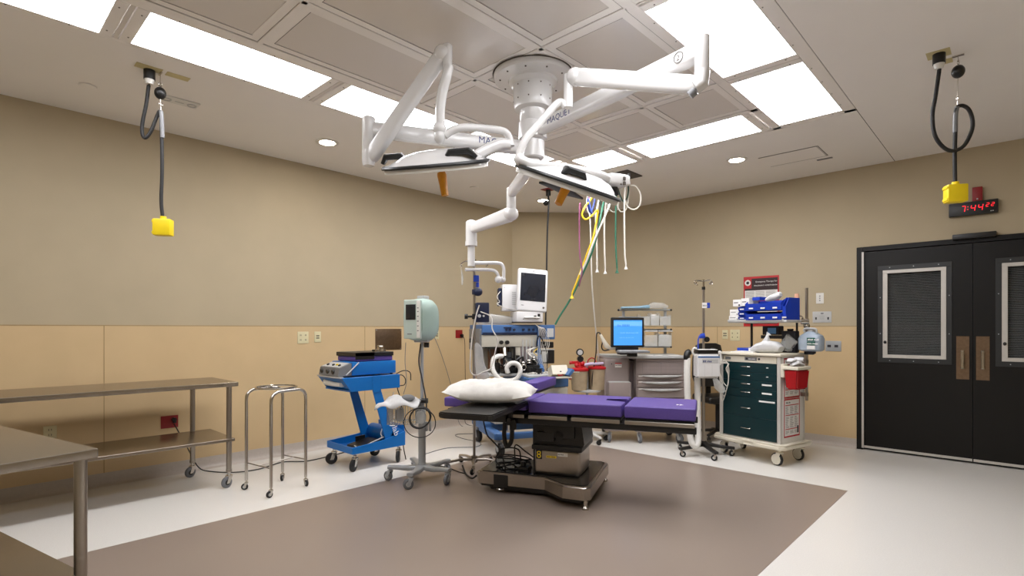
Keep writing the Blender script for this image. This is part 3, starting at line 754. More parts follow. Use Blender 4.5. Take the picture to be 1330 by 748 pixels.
# ---------------- anaesthesia machine and what stands on it ----------------
AM = thing('anaesthesia_machine', 'blue and beige anaesthesia machine with tubes and bellows behind the operating table', 'anaesthesia machine', (1.449, 4.394, 0.000), 63.46)
b = B(); b.box((-.42, .0, 1.235), (.24, .5, 1.345), .012, 3); hd = b.make('header_console', 'mblue', AM)
b = B(); b.box((-.415, -.004, 1.237), (.23, .0, 1.26), .001, 1); b.make('header_strip', 'navy', hd)
b = B()
for x in (-.14, -.10, -.05, .06, .13, .18): b.cyl((x, -.02, 1.29), (x, .0, 1.29), .014, n=12)
b.box((-.17, -.006, 1.305), (-.08, .0, 1.32)); b.make('console_knob', 'navy', hd)
b = B(); b.box((-.42, .01, 1.10), (.24, .48, 1.232), .006, 2); b.make('upper_body', 'beige', AM)
b = B(); b.box((-.44, .02, 1.06), (-.40, .46, 1.30), .01, 2); b.make('side_plate', 'greyp', AM)
b = B(); b.box((-.40, .25, .80), (.22, .48, 1.11), .006, 2); b.box((-.05, .02, .82), (.22, .27, 1.11), .006, 2); b.make('mid_body', 'beige', AM)
b = B()
for k in range(4): b.box((.035 + k * .043, .012, .90), (.052 + k * .043, .026, 1.17), .003, 1)
b.make('flow_tube_slot', 'mauved', AM)
b = B()
for k in range(4): b.box((.055 + k * .043, .004, .89), (.068 + k * .043, .022, 1.18), .004, 2)
b.make('flow_tube', 'lgrey', AM)
b = B(); b.cyl((-.20, -.02, 1.15), (-.20, .01, 1.15), .022); b.cyl((-.13, -.02, 1.15), (-.13, .01, 1.15), .022); b.make('gauge_knob', 'black', AM)
b = B(); b.box((-.38, .015, 1.09), (-.05, .24, 1.105), .003, 1); b.box((-.05, .0, .82), (-.03, .25, 1.10)); b.make('bay_frame', 'black', AM)
b = B(); b.box((-.17, .14, .86), (-.05, .24, 1.09), .01, 2); b.cyl((-.26, .15, .85), (-.26, .15, 1.07), .045, n=18); b.make('vaporizer', 'brown', AM)
b = B(); b.cyl((-.1, .07, .98), (-.1, .07, 1.04), .05, n=18); b.box((-.14, .03, .86), (-.06, .12, .98), .01, 2); b.make('vaporizer_dial', 'dark', AM)
# work surface + drawers
b = B(); b.box((-.42, -.12, .785), (.42, .40, .81), .008, 2); b.box((-.03, -.40, .785), (.42, -.10, .81), .008, 2); b.make('work_surface', 'lgrey', AM)
b = B(); b.box((-.05, -.42, .68), (.42, .38, .785), .01, 2); dr = b.make('upper_drawer', 'mblue', AM)
b = B(); b.box((-.02, -.425, .565), (.41, .38, .675), .01, 2); d2 = b.make('lower_drawer', 'beige', AM)
b = B(); b.box((.10, -.43, .62), (.30, -.424, .634), .002, 1); b.make('drawer_pull', 'lgrey', d2)
b = B(); b.box((-.36, -.28, .30), (.40, .36, .56), .01, 2); b.make('lower_body', 'beige', AM)
b = B(); b.box((-.42, -.10, .19), (.42, .42, .29), .02, 3)
for x in (-.38, .36): b.box((x - .05, -.46, .17), (x + .05, .1, .245), .02, 3)
b.box((-.40, -.47, .17), (.40, -.40, .235), .015, 2); b.make('base_frame', 'mblue', AM)
for x, y in ((-.37, -.42), (.37, -.42), (-.37, .36), (.37, .36)): caster(AM, (x, y, 0), 200 + 30 * x, .07, 'rubber', 'greymetal', .05, .02, 'black')
b = B()   # absorber head, valves
for x, y, z, r, h in ((-.16, -.12, .84, .05, .05), (.0, -.12, .83, .045, .06), (.10, -.10, .83, .05, .09), (.17, -.05, .83, .035, .12), (-.08, -.05, .83, .03, .12)):
    b.cyl((x, y, z), (x, y, z + h), r, n=16); b.cyl((x, y, z + h), (x, y, z + h + .03), r * .6, n=12)
b.box((-.02, -.16, .81), (.2, .0, .90), .01, 2); b.box((-.2, -.08, .81), (.0, .05, .87), .01, 2)
for x, y, z, r, h in ((-.27, -.06, .81, .035, .12), (.06, -.2, .81, .03, .07), (.15, -.24, .81, .035, .06), (-.04, -.1, .9, .022, .11)):
    b.cyl((x, y, z), (x, y, z + h), r, n=14)
b.tube([(.05, -.02, .95), (.0, -.12, .99), (-.07, -.13, .95), (-.1, -.1, .88)], .014, 8); b.make('absorber_block', 'black', AM)
b = B()
for x, y, z in ((.0, -.16, .93), (.07, -.15, .95), (-.16, -.14, .93), (.15, -.1, .98)): b.sphere((x, y, z), .028, (1, 1, .7), 14); b.torus((x, y, z - .02), .035, .006)
b.torus((-.19, -.03, .94), .048, .012, (.3, -1, .1)); b.cyl((-.17, -.05, 1.0), (-.17, -.02, 1.09), .025, n=14); b.torus((.0, -.18, .88), .028, .006, (0, 1, .2)); b.make('chrome_valve', 'chrome', AM)
b = B(); b.tube([(-.20, -.04, 1.0), (-.28, -.10, 1.0), (-.34, -.15, .97), (-.36, -.2, .87), (-.31, -.24, .78), (-.22, -.26, .75), (-.12, -.27, .77), (-.075, -.27, .85), (-.10, -.26, .92), (-.17, -.25, .935), (-.22, -.25, .89), (-.21, -.25, .83)], .023, 10, 16, corr=.14)
b.make('corrugated_hose', 'whitep', AM)
b = B(); b.tube([(.23, -.01, 1.08), (.20, -.06, 1.14), (.22, -.08, 1.22), (.27, -.08, 1.16), (.31, -.08, 1.05), (.33, -.06, .9), (.30, -.12, .83)], .006, 6); b.tube([(-.35, -.02, 1.1), (-.33, -.06, .95), (-.34, -.1, .82), (-.25, -.1, .815)], .005, 6); b.make('black_lead', 'black', AM)
b = B()
random.seed(3)
for k in range(9):
    x = -.36 + .09 * k; b.tube([(x + .3, -.14 - .03 * (k % 3), .816), (x * .5 + .2, -.26, .822), (x * .4 + .25, -.2, .826), (x * .5 + .22, -.34, .816)], .004, 5)
for k in range(7):
    x = .19 + k * .012; b.tube([(x, -.03, 1.36 - .01 * k), (x + .03, -.07, 1.30), (x + .03 + .01 * k, -.07, 1.15), (x + .02, -.06 - .01 * k, .98), (x + .06, -.08, .84)], .0026, 5)
for k in range(3): b.tube([(.24, -.02, 1.1), (.12 - .02 * k, -.06, 1.06), (.13, -.1, .98), (.2, -.09, .92)], .004, 5)
b.make('white_lead', 'hwhite', AM)
b = B(); b.tube([(.22, -.05, 1.08), (.16, -.07, 1.04), (.20, -.08, 1.0)], .004, 5); b.make('yellow_lead', 'hyellow', AM)
b = B(); b.box((.14, -.03, .90), (.235, .02, 1.03), .02, 3); b.cyl((.19, -.04, .86), (.19, -.04, .93), .028, n=14); b.make('suction_bottle', 'lgrey', AM)
# right-hand display box and monitors stack
b = B(); b.box((.235, -.02, 1.18), (.445, .30, 1.345), .012, 3); db = b.make('display_box', 'mblue', AM)
b = B(); b.box((.345, -.026, 1.205), (.425, -.018, 1.305), .002, 1); b.make('small_screen', 'lgrey', db)
b = B(); b.box((.25, -.026, 1.20), (.325, -.018, 1.31), .002, 1); b.make('button_field', 'navy', db)
b = B(); b.cyl((.245, -.01, .81), (.245, -.01, 1.2), .022, n=14); b.tube([(.25, .0, 1.0), (.25, -.08, .86), (.22, -.16, .84)], .03, 10); b.make('support_post', 'mblue', AM)
b = B(); b.box((.30, .05, 1.08), (.46, .32, 1.15), .01, 2); b.box((.30, .05, .90), (.47, .32, 1.055), .01, 2); b.make('gas_monitor', 'black', AM)
b = B(); b.box((.30, .044, 1.057), (.47, .32, 1.066)); b.box((.31, .04, .92), (.38, .051, 1.04), .002, 1); b.make('monitor_shelf', 'lgrey', AM)
# open fold-out tray with a red-handled kit
t = thing('clipboard_tray', 'small tilted blue tray with a red and white round gauge card, right of the machine', 'tray', (2.053, 4.429, 0.790), 63.46)
b = B(); b.box((-.14, -.1, .0), (.06, .1, .014), .003, 1); b.make('card_plate', 'beige', t)
b = B(); b.box((-.13, -.02, .014), (.05, .09, .115), .003, 1, rot=R3(-25, 'X')); cb = b.make('card', 'ivory', t)
b = B(); b.torus((-.04, -.012, .065), .042, .006, (0, -1, .4)); b.make('red_tube', 'red', cb)
b = B(); b.sphere((-.035, -.02, .055), .02, (1, .4, 1), 10); b.make('gauge', 'black', cb)
b = B(); b.box((.03, -.10, .014), (.115, .10, .045), .006, 2, rot=R3(-48, 'Y'), about=(.03, 0, .02)); b.make('blue_flap', 'mblue', t)

# items on top
mt = thing('patient_monitor', 'white-framed patient monitor with a dark screen on top of the anaesthesia machine', 'monitor', (1.549, 4.503, 1.490), 43.46+14)
b = B(); b.box((-.175, -.035, .0), (.175, .03, .485), .03, 3, rot=R3(0, 'X')); fr = b.make('bezel', 'white', mt)
b = B(); b.box((-.145, -.040, .115), (.145, -.034, .430), .003, 1); b.make('screen', 'screenoff', fr)
b = B(); b.cyl((.0, -.041, .458), (.0, -.034, .458), .006, n=8); b.cyl((.13, -.041, .05), (.13, -.034, .05), .012, n=10); b.box((-.13, -.038, .06), (-.10, -.034, .066)); b.make('buttons', 'gap', fr)
b = B(); b.box((-.11, .03, .06), (.11, .10, .34), .03, 3); b.make('rear_shell', 'whitep', mt)
b = B(); b.cyl((0, .04, -.06), (0, .05, .12), .03, n=14); b.box((-.09, -.05, -.072), (.09, .12, -.055), .005, 1); b.make('stand', 'whitep', mt)
fr.rotation_euler = (math.radians(-6), 0, 0); fr.rotation_euler[1] = math.radians(4)
bx = thing('monitor_module', 'low white module box under the patient monitor with a black knob', 'monitor module', (1.517, 4.501, 1.378), 43.46+16)
b = B(); b.box((-.16, -.05, .0), (.15, .22, .115), .01, 2); mb = b.make('case', 'white', bx)
b = B(); b.cyl((.05, -.075, .055), (.05, -.05, .055), .016, n=12); b.box((.085, -.06, .04), (.115, -.05, .09), .003, 1); b.cyl((-.08, -.054, .03), (-.08, -.05, .03), .005, n=8); b.make('connector', 'black', mb)
b = B(); b.box((-.155, -.04, -.012), (.145, .2, .0)); b.make('foot_tray', 'gap', bx)
cb = thing('wall_box', 'tall white display controller box left of the patient monitor', 'monitor module', (1.327, 4.362, 1.500), 43.46+8)
b = B(); b.box((-.07, -.02, .0), (.10, .16, .30), .012, 2); cc = b.make('case', 'white', cb)
b = B()
for k in range(7): b.box((.04, -.024, .07 + k * .022), (.085, -.018, .082 + k * .022))
b.cyl((-.045, -.024, .265), (-.045, -.018, .265), .007, n=8); b.box((-.03, -.024, .012), (.05, -.018, .022)); b.make('vent_slot', 'lgrey', cc)
b = B(); b.box((-.11, .0, .06), (-.072, .14, .26), .006, 1); b.make('side_bracket', 'navy', cb)
b = B(); b.tube([(-.09, -.01, .22), (-.13, -.03, .16), (-.10, -.03, .10), (-.13, -.03, .08), (-.02, -.04, .03), (.2, -.06, .0)], .004, 6); b.make('lead', 'hwhite', cb)
pb = thing('plastic_cover', 'crumpled clear plastic bag on the left end of the machine top', 'plastic bag', (1.180, 4.333, 1.347), 63.46)
b = B(); b.loft([((-.20, 0, .05), .12, .045), ((-.1, 0, .065), .14, .06), ((.0, .0, .06), .13, .055), ((.14, 0, .05), .12, .045)], 16, 4); b.make('bag', 'clear', pb)

# ---------------- IV pole by the machine ----------------
IP = thing('iv_pole', 'chrome iv pole with navy clamps standing left of the anaesthesia machine', 'iv pole', (1.803, 3.408, 0.000), 43.46)
b = B(); b.cyl((0, 0, .06), (0, 0, 1.95), .013, n=14); b.make('pole', 'steel', IP)
b = B()
for k in range(2): b.tube([(0, 0, 1.92), ((-1) ** k * .05, -.01, 1.935), ((-1) ** k * .10, -.02, 1.925), ((-1) ** k * .125, -.02, 1.90), ((-1) ** k * .11, -.02, 1.88)], .005, 6)
b.cyl((0, 0, 1.9), (0, 0, 1.95), .018, n=12); b.make('hook', 'chrome', IP)
b = B()
for k in range(5):
    a = math.radians(200 + 72 * k); b.loft([((.0, .0, .075), .016, .014), ((.13 * math.cos(a), .13 * math.sin(a), .085), .013, .012), ((.25 * math.cos(a), .25 * math.sin(a), .07), .012, .010)], 10, 3)
b.cyl((0, 0, .05), (0, 0, .11), .03, n=16); b.make('base', 'steel', IP)
for k in range(5):
    a = math.radians(200 + 72 * k); caster(IP, (.25 * math.cos(a), .25 * math.sin(a), 0), 100 + 40 * k, .026, 'rubber', 'chrome', .016, .012, 'black')
b = B(); b.box((-.005, -.03, 1.74), (.045, .03, 1.80), .005, 2); b.cyl((.03, 0, 1.69), (.03, 0, 1.735), .015, n=12); b.make('blue_clamp', 'clampb', IP)
b = B(); b.sphere((.035, -.02, 1.645), .045, (1, .8, .9), 14); b.box((-.02, -.02, 1.62), (.02, .02, 1.67), .005, 2); b.make('regulator', 'navy', IP)
b = B(); b.box((.015, -.03, 1.36), (.14, .06, 1.545), .01, 2); dd = b.make('navy_box', 'navy', IP)
b = B(); b.cyl((.05, -.045, 1.42), (.05, -.03, 1.42), .016, n=12); b.cyl((.09, -.045, 1.42), (.09, -.03, 1.42), .010, n=12); b.make('box_knob', 'lgrey', dd)
b = B(); b.cyl((-.065, 0, 1.415), (-.0, 0, 1.415), .010, n=10); b.cyl((-.09, 0, 1.415), (-.06, 0, 1.415), .024, n=14); b.cyl((-.045, 0, 1.19), (-.02, 0, 1.19), .022, n=14); b.box((-.02, -.02, 1.39), (.02, .02, 1.44), .004, 1); b.make('clamp_knob', 'black', IP)
b = B(); b.tube([(.05, -.045, 1.52), (.02, -.05, 1.42), (-.02, -.05, 1.2), (-.035, -.05, 1.0), (-.03, -.05, .90), (.02, -.06, .87), (.09, -.06, .90), (.16, -.05, .94), (.20, -.04, 1.1), (.22, -.04, 1.20), (.17, -.04, 1.30), (.16, -.03, 1.41), (.06, -.04, 1.46)], .006, 6); b.make('infusion_line', 'hwhite', IP)
b = B(); b.loft([((.02, -.03, 1.17), .012, .006), ((.04, -.03, 1.12), .04, .012), ((.05, -.03, .98), .045, .016), ((.08, -.03, .86), .06, .022), ((.10, -.03, .80), .05, .02), ((.105, -.03, .78), .02, .008)], 14, 2.5, up=(0, 1, 0)); b.make('breathing_bag', 'clear', IP)
b = B(); b.tube([(-.13, -.02, 1.90), (-.118, -.02, 1.84), (-.108, -.02, 1.76), (-.10, -.02, 1.74)], .003, 5); b.loft([((-.118, -.02, 1.85), .004, .003), ((-.11, -.02, 1.78), .012, .005), ((-.112, -.02, 1.71), .006, .003)], 10, 2, up=(0, 1, 0)); b.make('hanging_tag', 'clear', IP)

# ---------------- vitals monitor on a roll stand ----------------
VM = thing('vitals_monitor', 'pale green vital signs monitor on a grey five-wheel roll stand with a wire basket', 'vitals monitor', (1.780, 2.820, 0.000), 43.46)
b = B()
for k in range(5):
    a = math.radians(188 + 72 * k); b.loft([((.02 * math.cos(a), .02 * math.sin(a), .115), .045, .022), ((.12 * math.cos(a), .12 * math.sin(a), .105), .032, .02), ((.22 * math.cos(a), .22 * math.sin(a), .115), .026, .016), ((.29 * math.cos(a), .29 * math.sin(a), .12), .028, .014)], 12, 4)
b.cyl((0, 0, .09), (0, 0, .15), .045, .035, 20); b.make('star_base', 'greymetal', VM)
for k in range(5):
    a = math.radians(188 + 72 * k); caster(VM, (.27 * math.cos(a), .27 * math.sin(a), 0), 60 + 50 * k, .042, 'greyrub', 'greymetal', .03, .012, 'lgrey')
b = B(); b.cyl((0, 0, .14), (0, 0, .60), .032, n=20); b.cyl((0, 0, .60), (0, 0, 1.20), .014, n=14); b.cyl((0, 0, .58), (0, 0, .70), .022, n=16); b.make('pole', 'greymetal', VM)
b = B(); b.cyl((.0, -.03, .685), (.055, -.03, .685), .022, n=14); b.cyl((.02, 0, 1.16), (.06, 0, 1.16), .022, n=14); b.make('clamp_knob', 'black', VM)
b = B(); b.cyl((.07, .0, .42), (.07, 0, .52), .010, n=10); b.cyl((.04, .0, .42), (.04, 0, .5), .010, n=10); b.make('holder_tube', 'greymetal', VM)
# body: tall face turned to the left, rounded back
b = B(); hd_ = []
prof = [(-.125, .30, .10), (-.10, .34, .115), (-.02, .37, .125), (.05, .36, .12), (.11, .30, .10), (.145, .20, .07)]
b.loft([((x, 0, 1.375 - .0), w_, h_ / 2) for x, h_, w_ in prof], 24, 3.2)
body = b.make('monitor_body', 'sage', VM, ang=50)
body.rotation_euler = (0, 0, math.radians(63))
# flat fascia on the -x end, facing the camera side
b = B(); b.box((-.142, -.088, 1.215), (-.118, .088, 1.545), .02, 3); fc = b.make('fascia', 'dsage', body)
b = B(); b.box((-.146, -.040, 1.375), (-.140, .062, 1.505), .012, 2); b.make('display', 'screenoff', fc)
b = B(); b.box((-.147, -.086, 1.225), (-.136, -.05, 1.535), .008, 2); b.make('button_strip', 'whitep', fc)
b = B()
for z in (1.47, 1.44, 1.40, 1.36, 1.32, 1.28): b.box((-.150, -.074, z), (-.146, -.060, z + .008))
b.box((-.1455, .0, 1.252), (-.1415, .045, 1.260)); b.make('buttons', 'greyp', fc)
b = B(); b.box((-.02, -.04, 1.548), (.05, .04, 1.585), .008, 2); b.make('top_handle', 'lgrey', body)
b = B(); b.box((-.06, -.06, 1.185), (.06, .06, 1.215), .006, 1); b.make('mount_plate', 'greymetal', VM)
# wire basket, one real wire each row and upright
b = B(); X0b, X1b, Y0b, Y1b, Zb, Zt = -.27, -.03, -.13, .10, .50, .66
for z in (Zb, Zt): b.tube([(X0b, Y0b, z), (X1b, Y0b, z), (X1b, Y1b, z), (X0b, Y1b, z)], .004, 6, 1, closed=True)
for k in range(12):
    x = X0b + (X1b - X0b) * k / 11
    for y in (Y0b, Y1b): b.cyl((x, y, Zb), (x, y, Zt), .003, n=6)
    b.cyl((x, Y0b, Zb), (x, Y1b, Zb), .003, n=6)
for k in range(8):
    y = Y0b + (Y1b - Y0b) * k / 7
    for x in (X0b, X1b): b.cyl((x, y, Zb), (x, y, Zt), .003, n=6)
b.make('wire_basket', 'greymetal', VM)
bp = thing('folded_sheet', 'crumpled white cloth and bag heaped in the roll stand basket', 'cloth', (1.695, 2.713, 0.000), 43.46)
b = B(); rows = []
random.seed(5)
for i in range(15):
    r = []
    for j in range(11):
        u, v = i / 14, j / 10
        r.append(b.bm.verts.new((-.235 + .36 * u + .01 * random.random(), -.17 + .30 * v, (.668) + .048 * math.sin(math.pi * u) * math.sin(math.pi * v) + .016 * math.sin(11 * u + 7 * v) + .012 * random.random() - .03 * (u < .2) * (.2 - u) * 5 - (.018 if j == 0 else 0))))
    rows.append(r)
for i in range(14):
    for j in range(10): b.bm.faces.new((rows[i][j], rows[i + 1][j], rows[i + 1][j + 1], rows[i][j + 1]))
so = b.make('cloth', 'wrap', bp, ang=80)
md = so.modifiers.new('thick', 'SOLIDIFY'); md.thickness = .006
b = B(); b.sphere((.03, -.06, .715), .05, (1.2, .8, .6), 12); b.make('grey_cuff', 'greyp', bp)
b = B(); b.box((-.08, -.05, .51), (-.02, .05, .62), .02, 2); b.make('packet', 'lgrey', bp)
cc = thing('cable_coil', 'black cable coil hanging on the front of the vitals stand basket', 'cable', (1.897, 2.697, 0.000), 43.46)
b = B()
b.tube([(.02 + (.085 + .006 * math.sin(k)) * math.cos(k * .5), -.02 - .0012 * k, .57 + (.085 + .006 * math.sin(k)) * math.sin(k * .5)) for k in range(44)], .006, 6, 2)
b.tube([(.02 + .13 * math.cos(k * .4) * (1 if k < 20 else 1.05), -.06, .53 + .12 * math.sin(k * .4)) for k in range(17)], .004, 6, 2)
b.tube([(-.01, .16, 1.17), (-.02, .13, 1.02), (.02, .05, .88), (.06, .0, .72), (.07, -.02, .62)], .006, 6)
b.make('cable', 'rubber', cc)
b = B(); b.sphere((.02, -.03, .57), .055, (.9, .5, 1.1), 12); b.make('clear_wrap', 'clear', cc)

# ---------------- blue electrosurgery cart ----------------
BC = thing('blue_cart', 'bright blue two-tier equipment cart on black wheels by the left wall', 'cart', (.905, 2.80, 0), 0)
X0c, X1c = -.225, .225
def panel_poly(poly, x0, x1, name, m='blue', par=BC):
    b = B(); b.prism(poly, x0, x1, 'x'); bmesh.ops.bevel(b.bm, geom=[e for e in b.bm.edges], offset=.003, segments=1, affect='EDGES'); return b.make(name, m, par)
b = B(); b.box((X0c, -.27, .16), (X1c, .30, .172)); b.make('lower_tray', 'blue', BC)
panel_poly([(-.275, .16), (.30, .16), (.30, .30), (.05, .245), (-.275, .222)], X1c, X1c + .012, 'tray_side'); panel_poly([(-.275, .16), (.30, .16), (.30, .30), (.05, .245), (-.275, .222)], X0c - .012, X0c, 'tray_side')
b = B(); b.box((X0c, -.275, .16), (X1c, -.263, .222), .002, 1); b.make('tray_front', 'blue', BC)
b = B(); b.box((X0c, .288, .16), (X1c, .30, .36), .002, 1); b.cyl((X0c, .22, .26), (X1c, .22, .26), .075, n=20); b.make('tray_rear', 'blue', BC)
for x in (X0c + .04, X1c - .03):
    for y in (-.225, .25): caster(BC, (x, y, 0), 180 + (35 if x > 0 else -10) + 30 * y, .055, 'rubber', 'chrome', .03, .03, 'black')
for x in (X0c, X1c - .012):
    panel_poly([(-.06, .73), (.03, .73), (.215, .17), (.10, .17)], x, x + .012, 'slanted_leg')
    panel_poly([(-.375, .858), (.245, .858), (.245, .728), (-.28, .728)], x, x + .012, 'upper_side')
    if x > 0:
        panel_poly([(-.065, .86), (.022, .86), (.032, .70), (-.055, .70)], x + .012, x + .016, 'leg_cover')
legt = text('Valleylab', (X1c + .018, .078, .545), (0, .316, -.949), .085, 'paper', BC, up=(0, .949, .316))
b = B(); b.box((X0c + .012, -.30, .728), (X1c - .012, .245, .742)); b.box((X0c + .012, .233, .742), (X1c - .012, .245, .858)); b.box((X0c + .012, -.29, .845), (X1c - .012, .24, .856)); b.make('upper_shelf', 'blue', BC)
b = B(); b.prism([(-.375, .857), (-.30, .857), (-.26, .74), (-.275, .735)], X0c + .012, X1c - .012, 'x'); b.make('front_lip', 'blue', BC)
b = B(); b.box((X0c + .01, -.385, .852), (X1c - .01, -.35, .866), .004, 2); b.make('handle_bar', 'lgrey', BC)
b = B(); b.loft([((-.15, -.325, .80), .035, .03), ((.0, -.325, .79), .035, .022), ((.15, -.325, .79), .03, .02)], 12, 3); b.make('stored_roll', 'whitep', BC)
es = thing('electrosurgical_generator', 'blue generator box with a grey control front on the blue cart', 'generator', (.905, 2.79, .8585), 0)
b = B(); b.box((-.185, -.24, .012), (.185, .235, .135), .008, 2); b.make('case', 'blue', es)
b = B(); b.prism([(-.375, .014), (-.36, .085), (-.25, .125), (-.242, .125), (-.242, .012), (-.37, .012)], -.18, .18, 'x'); fp_ = b.make('control_front', 'greyp', es)
b = B(); b.prism([(-.355, .0895), (-.255, .1258), (-.255, .1285), (-.355, .0925)], -.16, .16, 'x'); b.make('control_face', 'lgrey', fp_)
b = B()
for x in (-.13, -.02, .08): b.cyl((x, -.378, .045), (x, -.36, .050), .022, n=12)
b.make('socket', 'black', fp_)
b = B()
for x in (-.10, .0, .11): b.cyl((x, -.32, .10), (x, -.325, .115), .013, n=10)
b.make('knob', 'black', fp_); b = B(); b.cyl((.05, -.31, .103), (.05, -.315, .118), .012, n=10); b.make('yellow_knob', 'yellow', fp_)
b = B(); b.cyl((.188, -.30, .02), (.188, -.17, .13), .006, n=8); b.make('side_trim', 'lgrey', es)
b = B()
for x in (-.16, .16):
    for y in (-.3, .2): b.cyl((x, y, 0), (x, y, .013), .014, n=10)
b.make('foot', 'rubber', es)
ht = thing('folded_arm_board', 'black plate with purple pad lying on the blue generator', 'arm board', (.905, 2.79, .995), 0)
b = B(); b.box((-.17, -.19, .0), (.17, .21, .048), .014, 3); b.make('pad', 'purple', ht)
b = B(); b.box((-.178, -.20, .046), (.178, .215, .084), .004, 1); b.box((.172, -.2, .02), (.178, .0, .084)); b.make('plate', 'black', ht)
kn = thing('rail_clamp', 'small silver and black clamp lying on the black plate of the blue cart', 'clamp', (.98, 2.92, 1.080), 20)
b = B(); b.cyl((0, 0, 0), (0, 0, .02), .055, n=20); b.cyl((0, 0, .02), (0, 0, .045), .03, n=16); b.sphere((.0, 0, .05), .03, (1.1, 1.1, .4)); b.make('knob', 'chrome', kn)
b = B(); b.box((-.08, -.03, .0), (-.03, .03, .016), .003, 1); b.make('jaw', 'black', kn)
fs = thing('foot_pedal', 'black foot pedal with grey cable in the lower tray of the blue cart', 'foot pedal', (.92, 2.78, .173), 10)
b = B(); b.prism([(-.13, 0), (.13, 0), (.13, .05), (-.12, .02)], -.10, .10, 'x'); b.box((-.11, -.02, .0), (-.10, .10, .08), .003, 1); b.make('pedal', 'black', fs)
b = B(); b.tube([(.0, -.12, .02), (.12, -.16, .02), (.19, -.05, .07), (.20, .08, .10), (.14, .14, .12), (.06, .18, .06)], .006, 6); b.tube([(.1, -.18, .01), (.17, -.1, .05), (.18, .05, .09), (.1, .12, .12), (.12, .2, .3), (.13, .26, .5)], .005, 6); b.tube([(-.1, -.17, .01), (.0, -.2, .012), (.1, -.19, .02)], .006, 6); b.make('cable', 'lgrey', fs)
b = B(); b.tube([(.085 + x, .27 + y, z) for x, y, z in [(0, 0, .80), (.03, .06, .84), (.05, .10, .80), (.05, .09, .74), (.02, .03, .72), (.03, .05, .62), (.06, .06, .45), (.10, .05, .30), (.13, .02, .16), (.16, .03, .02)]], .005, 6)
b.tube([(.085, .27, .84), (.115, .36, .88), (.145, .42, .86), (.145, .43, .78)], .005, 6)
b.make('rear_cable', 'rubber', BC)

# ---------------- steel tables and ring stand ----------------
def steel_table(root, L_, D_, zt, zl, legs, flip=1, cr=.045):
    b = B(); b.box((0, 0, zt - .035), (L_, D_, zt), .006, 3)
    top = b.make('tabletop', 'steeltop', root)
    b = B(); b.box((.02, .02, zl - .025), (L_ - .02, D_ - .02, zl), .006, 3); b.make('lower_shelf', 'steeltop', root)
    lg = None
    for (x, y) in legs:
        if lg is None:
            lg = B(); lg.cyl((0, 0, .135), (0, 0, zt - .036), .020, n=18); lg.cyl((0, 0, .125), (0, 0, .150), .023, n=18); lg = lg.make('leg', 'steel', root); lg.location = (x, y, 0)
        else: place(lg, 'leg', root, (x, y, 0))
        caster(root, (x, y, 0), random.choice((160, 200, 240)), cr, 'greyrub', 'chrome', .028, .032, 'black')
random.seed(11)
t = thing('steel_table', 'long stainless steel two-shelf table on casters against the left wall', 'table', (.20, -.20, 0), 0, 'stainless steel work tables')
steel_table(t, .64, 1.86, .862, .40, [(.04, .05), (.60, .05), (.04, 1.81 - .12), (.60, 1.80)])
t = thing('steel_table', 'stainless steel table with lower shelf, cut off at the lower left of the photo', 'table', (3.065, 0.385, 0.862), 13.2, 'stainless steel work tables')
t.location = (t.location[0], t.location[1], 0)
# its camera-side right corner is the local origin; it runs away to local -x,-y
b = B(); b.box((-1.30, -1.05, .827), (0, 0, .862), .006, 3); tp_ = b.make('tabletop', 'steeltop', t)
b = B(); b.box((-1.28, -1.03, .385), (-.03, -.03, .41), .006, 3); b.make('lower_shelf', 'steeltop', t)
lg = B(); lg.cyl((0, 0, .135), (0, 0, .826), .020, n=20); lg.cyl((0, 0, .125), (0, 0, .15), .023, n=20); lg = lg.make('leg', 'steel', t); lg.location = (-.04, -.04, 0)
for x, y in ((-1.26, -.04), (-.04, -1.01), (-1.26, -1.01)): place(lg, 'leg', t, (x, y, 0))
for x, y in ((-.04, -.04), (-1.26, -.04), (-.04, -1.01), (-1.26, -1.01)): caster(t, (x, y, 0), 160, .045, 'greyrub', 'chrome', .028, .032, 'black')

RS = thing('ring_stand', 'chrome tube ring stand on four small casters between steel table and blue cart', 'stand', (1.117, 1.852, 0), 0)
FT = [(-.135, -.183), (.211, -.129), (-.186, .132), (.110, .195)]
def hoop(a, c):
    a = V(a[0], a[1], 0); c = V(c[0], c[1], 0); d = c - a
    pts = [a + V(0, 0, z) for z in (.075, .4, .66, .73)]
    for k in (25, 50, 75): pts.append(a + d.normalized() * (.07 - .07 * math.cos(math.radians(k))) + V(0, 0, .735 + .07 * math.sin(math.radians(k))))
    pts += [a + d.normalized() * .08 + V(0, 0, .807), a + d * .5 + V(0, 0, .808), c - d.normalized() * .08 + V(0, 0, .807)]
    for k in (75, 50, 25): pts.append(c - d.normalized() * (.07 - .07 * math.cos(math.radians(k))) + V(0, 0, .735 + .07 * math.sin(math.radians(k))))
    pts += [c + V(0, 0, z) for z in (.73, .66, .4, .075)]
    b = B(); b.tube(pts, .0125, 12, 3); b.make('leg_hoop', 'chrome', RS)
hoop(FT[0], FT[2]); hoop(FT[1], FT[3])
b = B(); b.torus((0, 0, .826), .155, .0075, n=40); b.make('ring', 'chrome', RS)
b = B(); b.cyl((FT[0][0], FT[0][1], .22), (FT[1][0], FT[1][1], .22), .005, n=8); b.cyl((FT[2][0], FT[2][1], .22), (FT[3][0], FT[3][1], .22), .005, n=8)
b.cyl(((FT[0][0] + FT[1][0]) / 2, (FT[0][1] + FT[1][1]) / 2, .22), ((FT[2][0] + FT[3][0]) / 2, (FT[2][1] + FT[3][1]) / 2, .22), .005, n=8); b.make('stretcher', 'steel', RS)
for k, (x, y) in enumerate(FT): caster(RS, (x, y, 0), 150 + 40 * k, .026, 'rubber', 'chrome', .018, .015, 'lgrey')

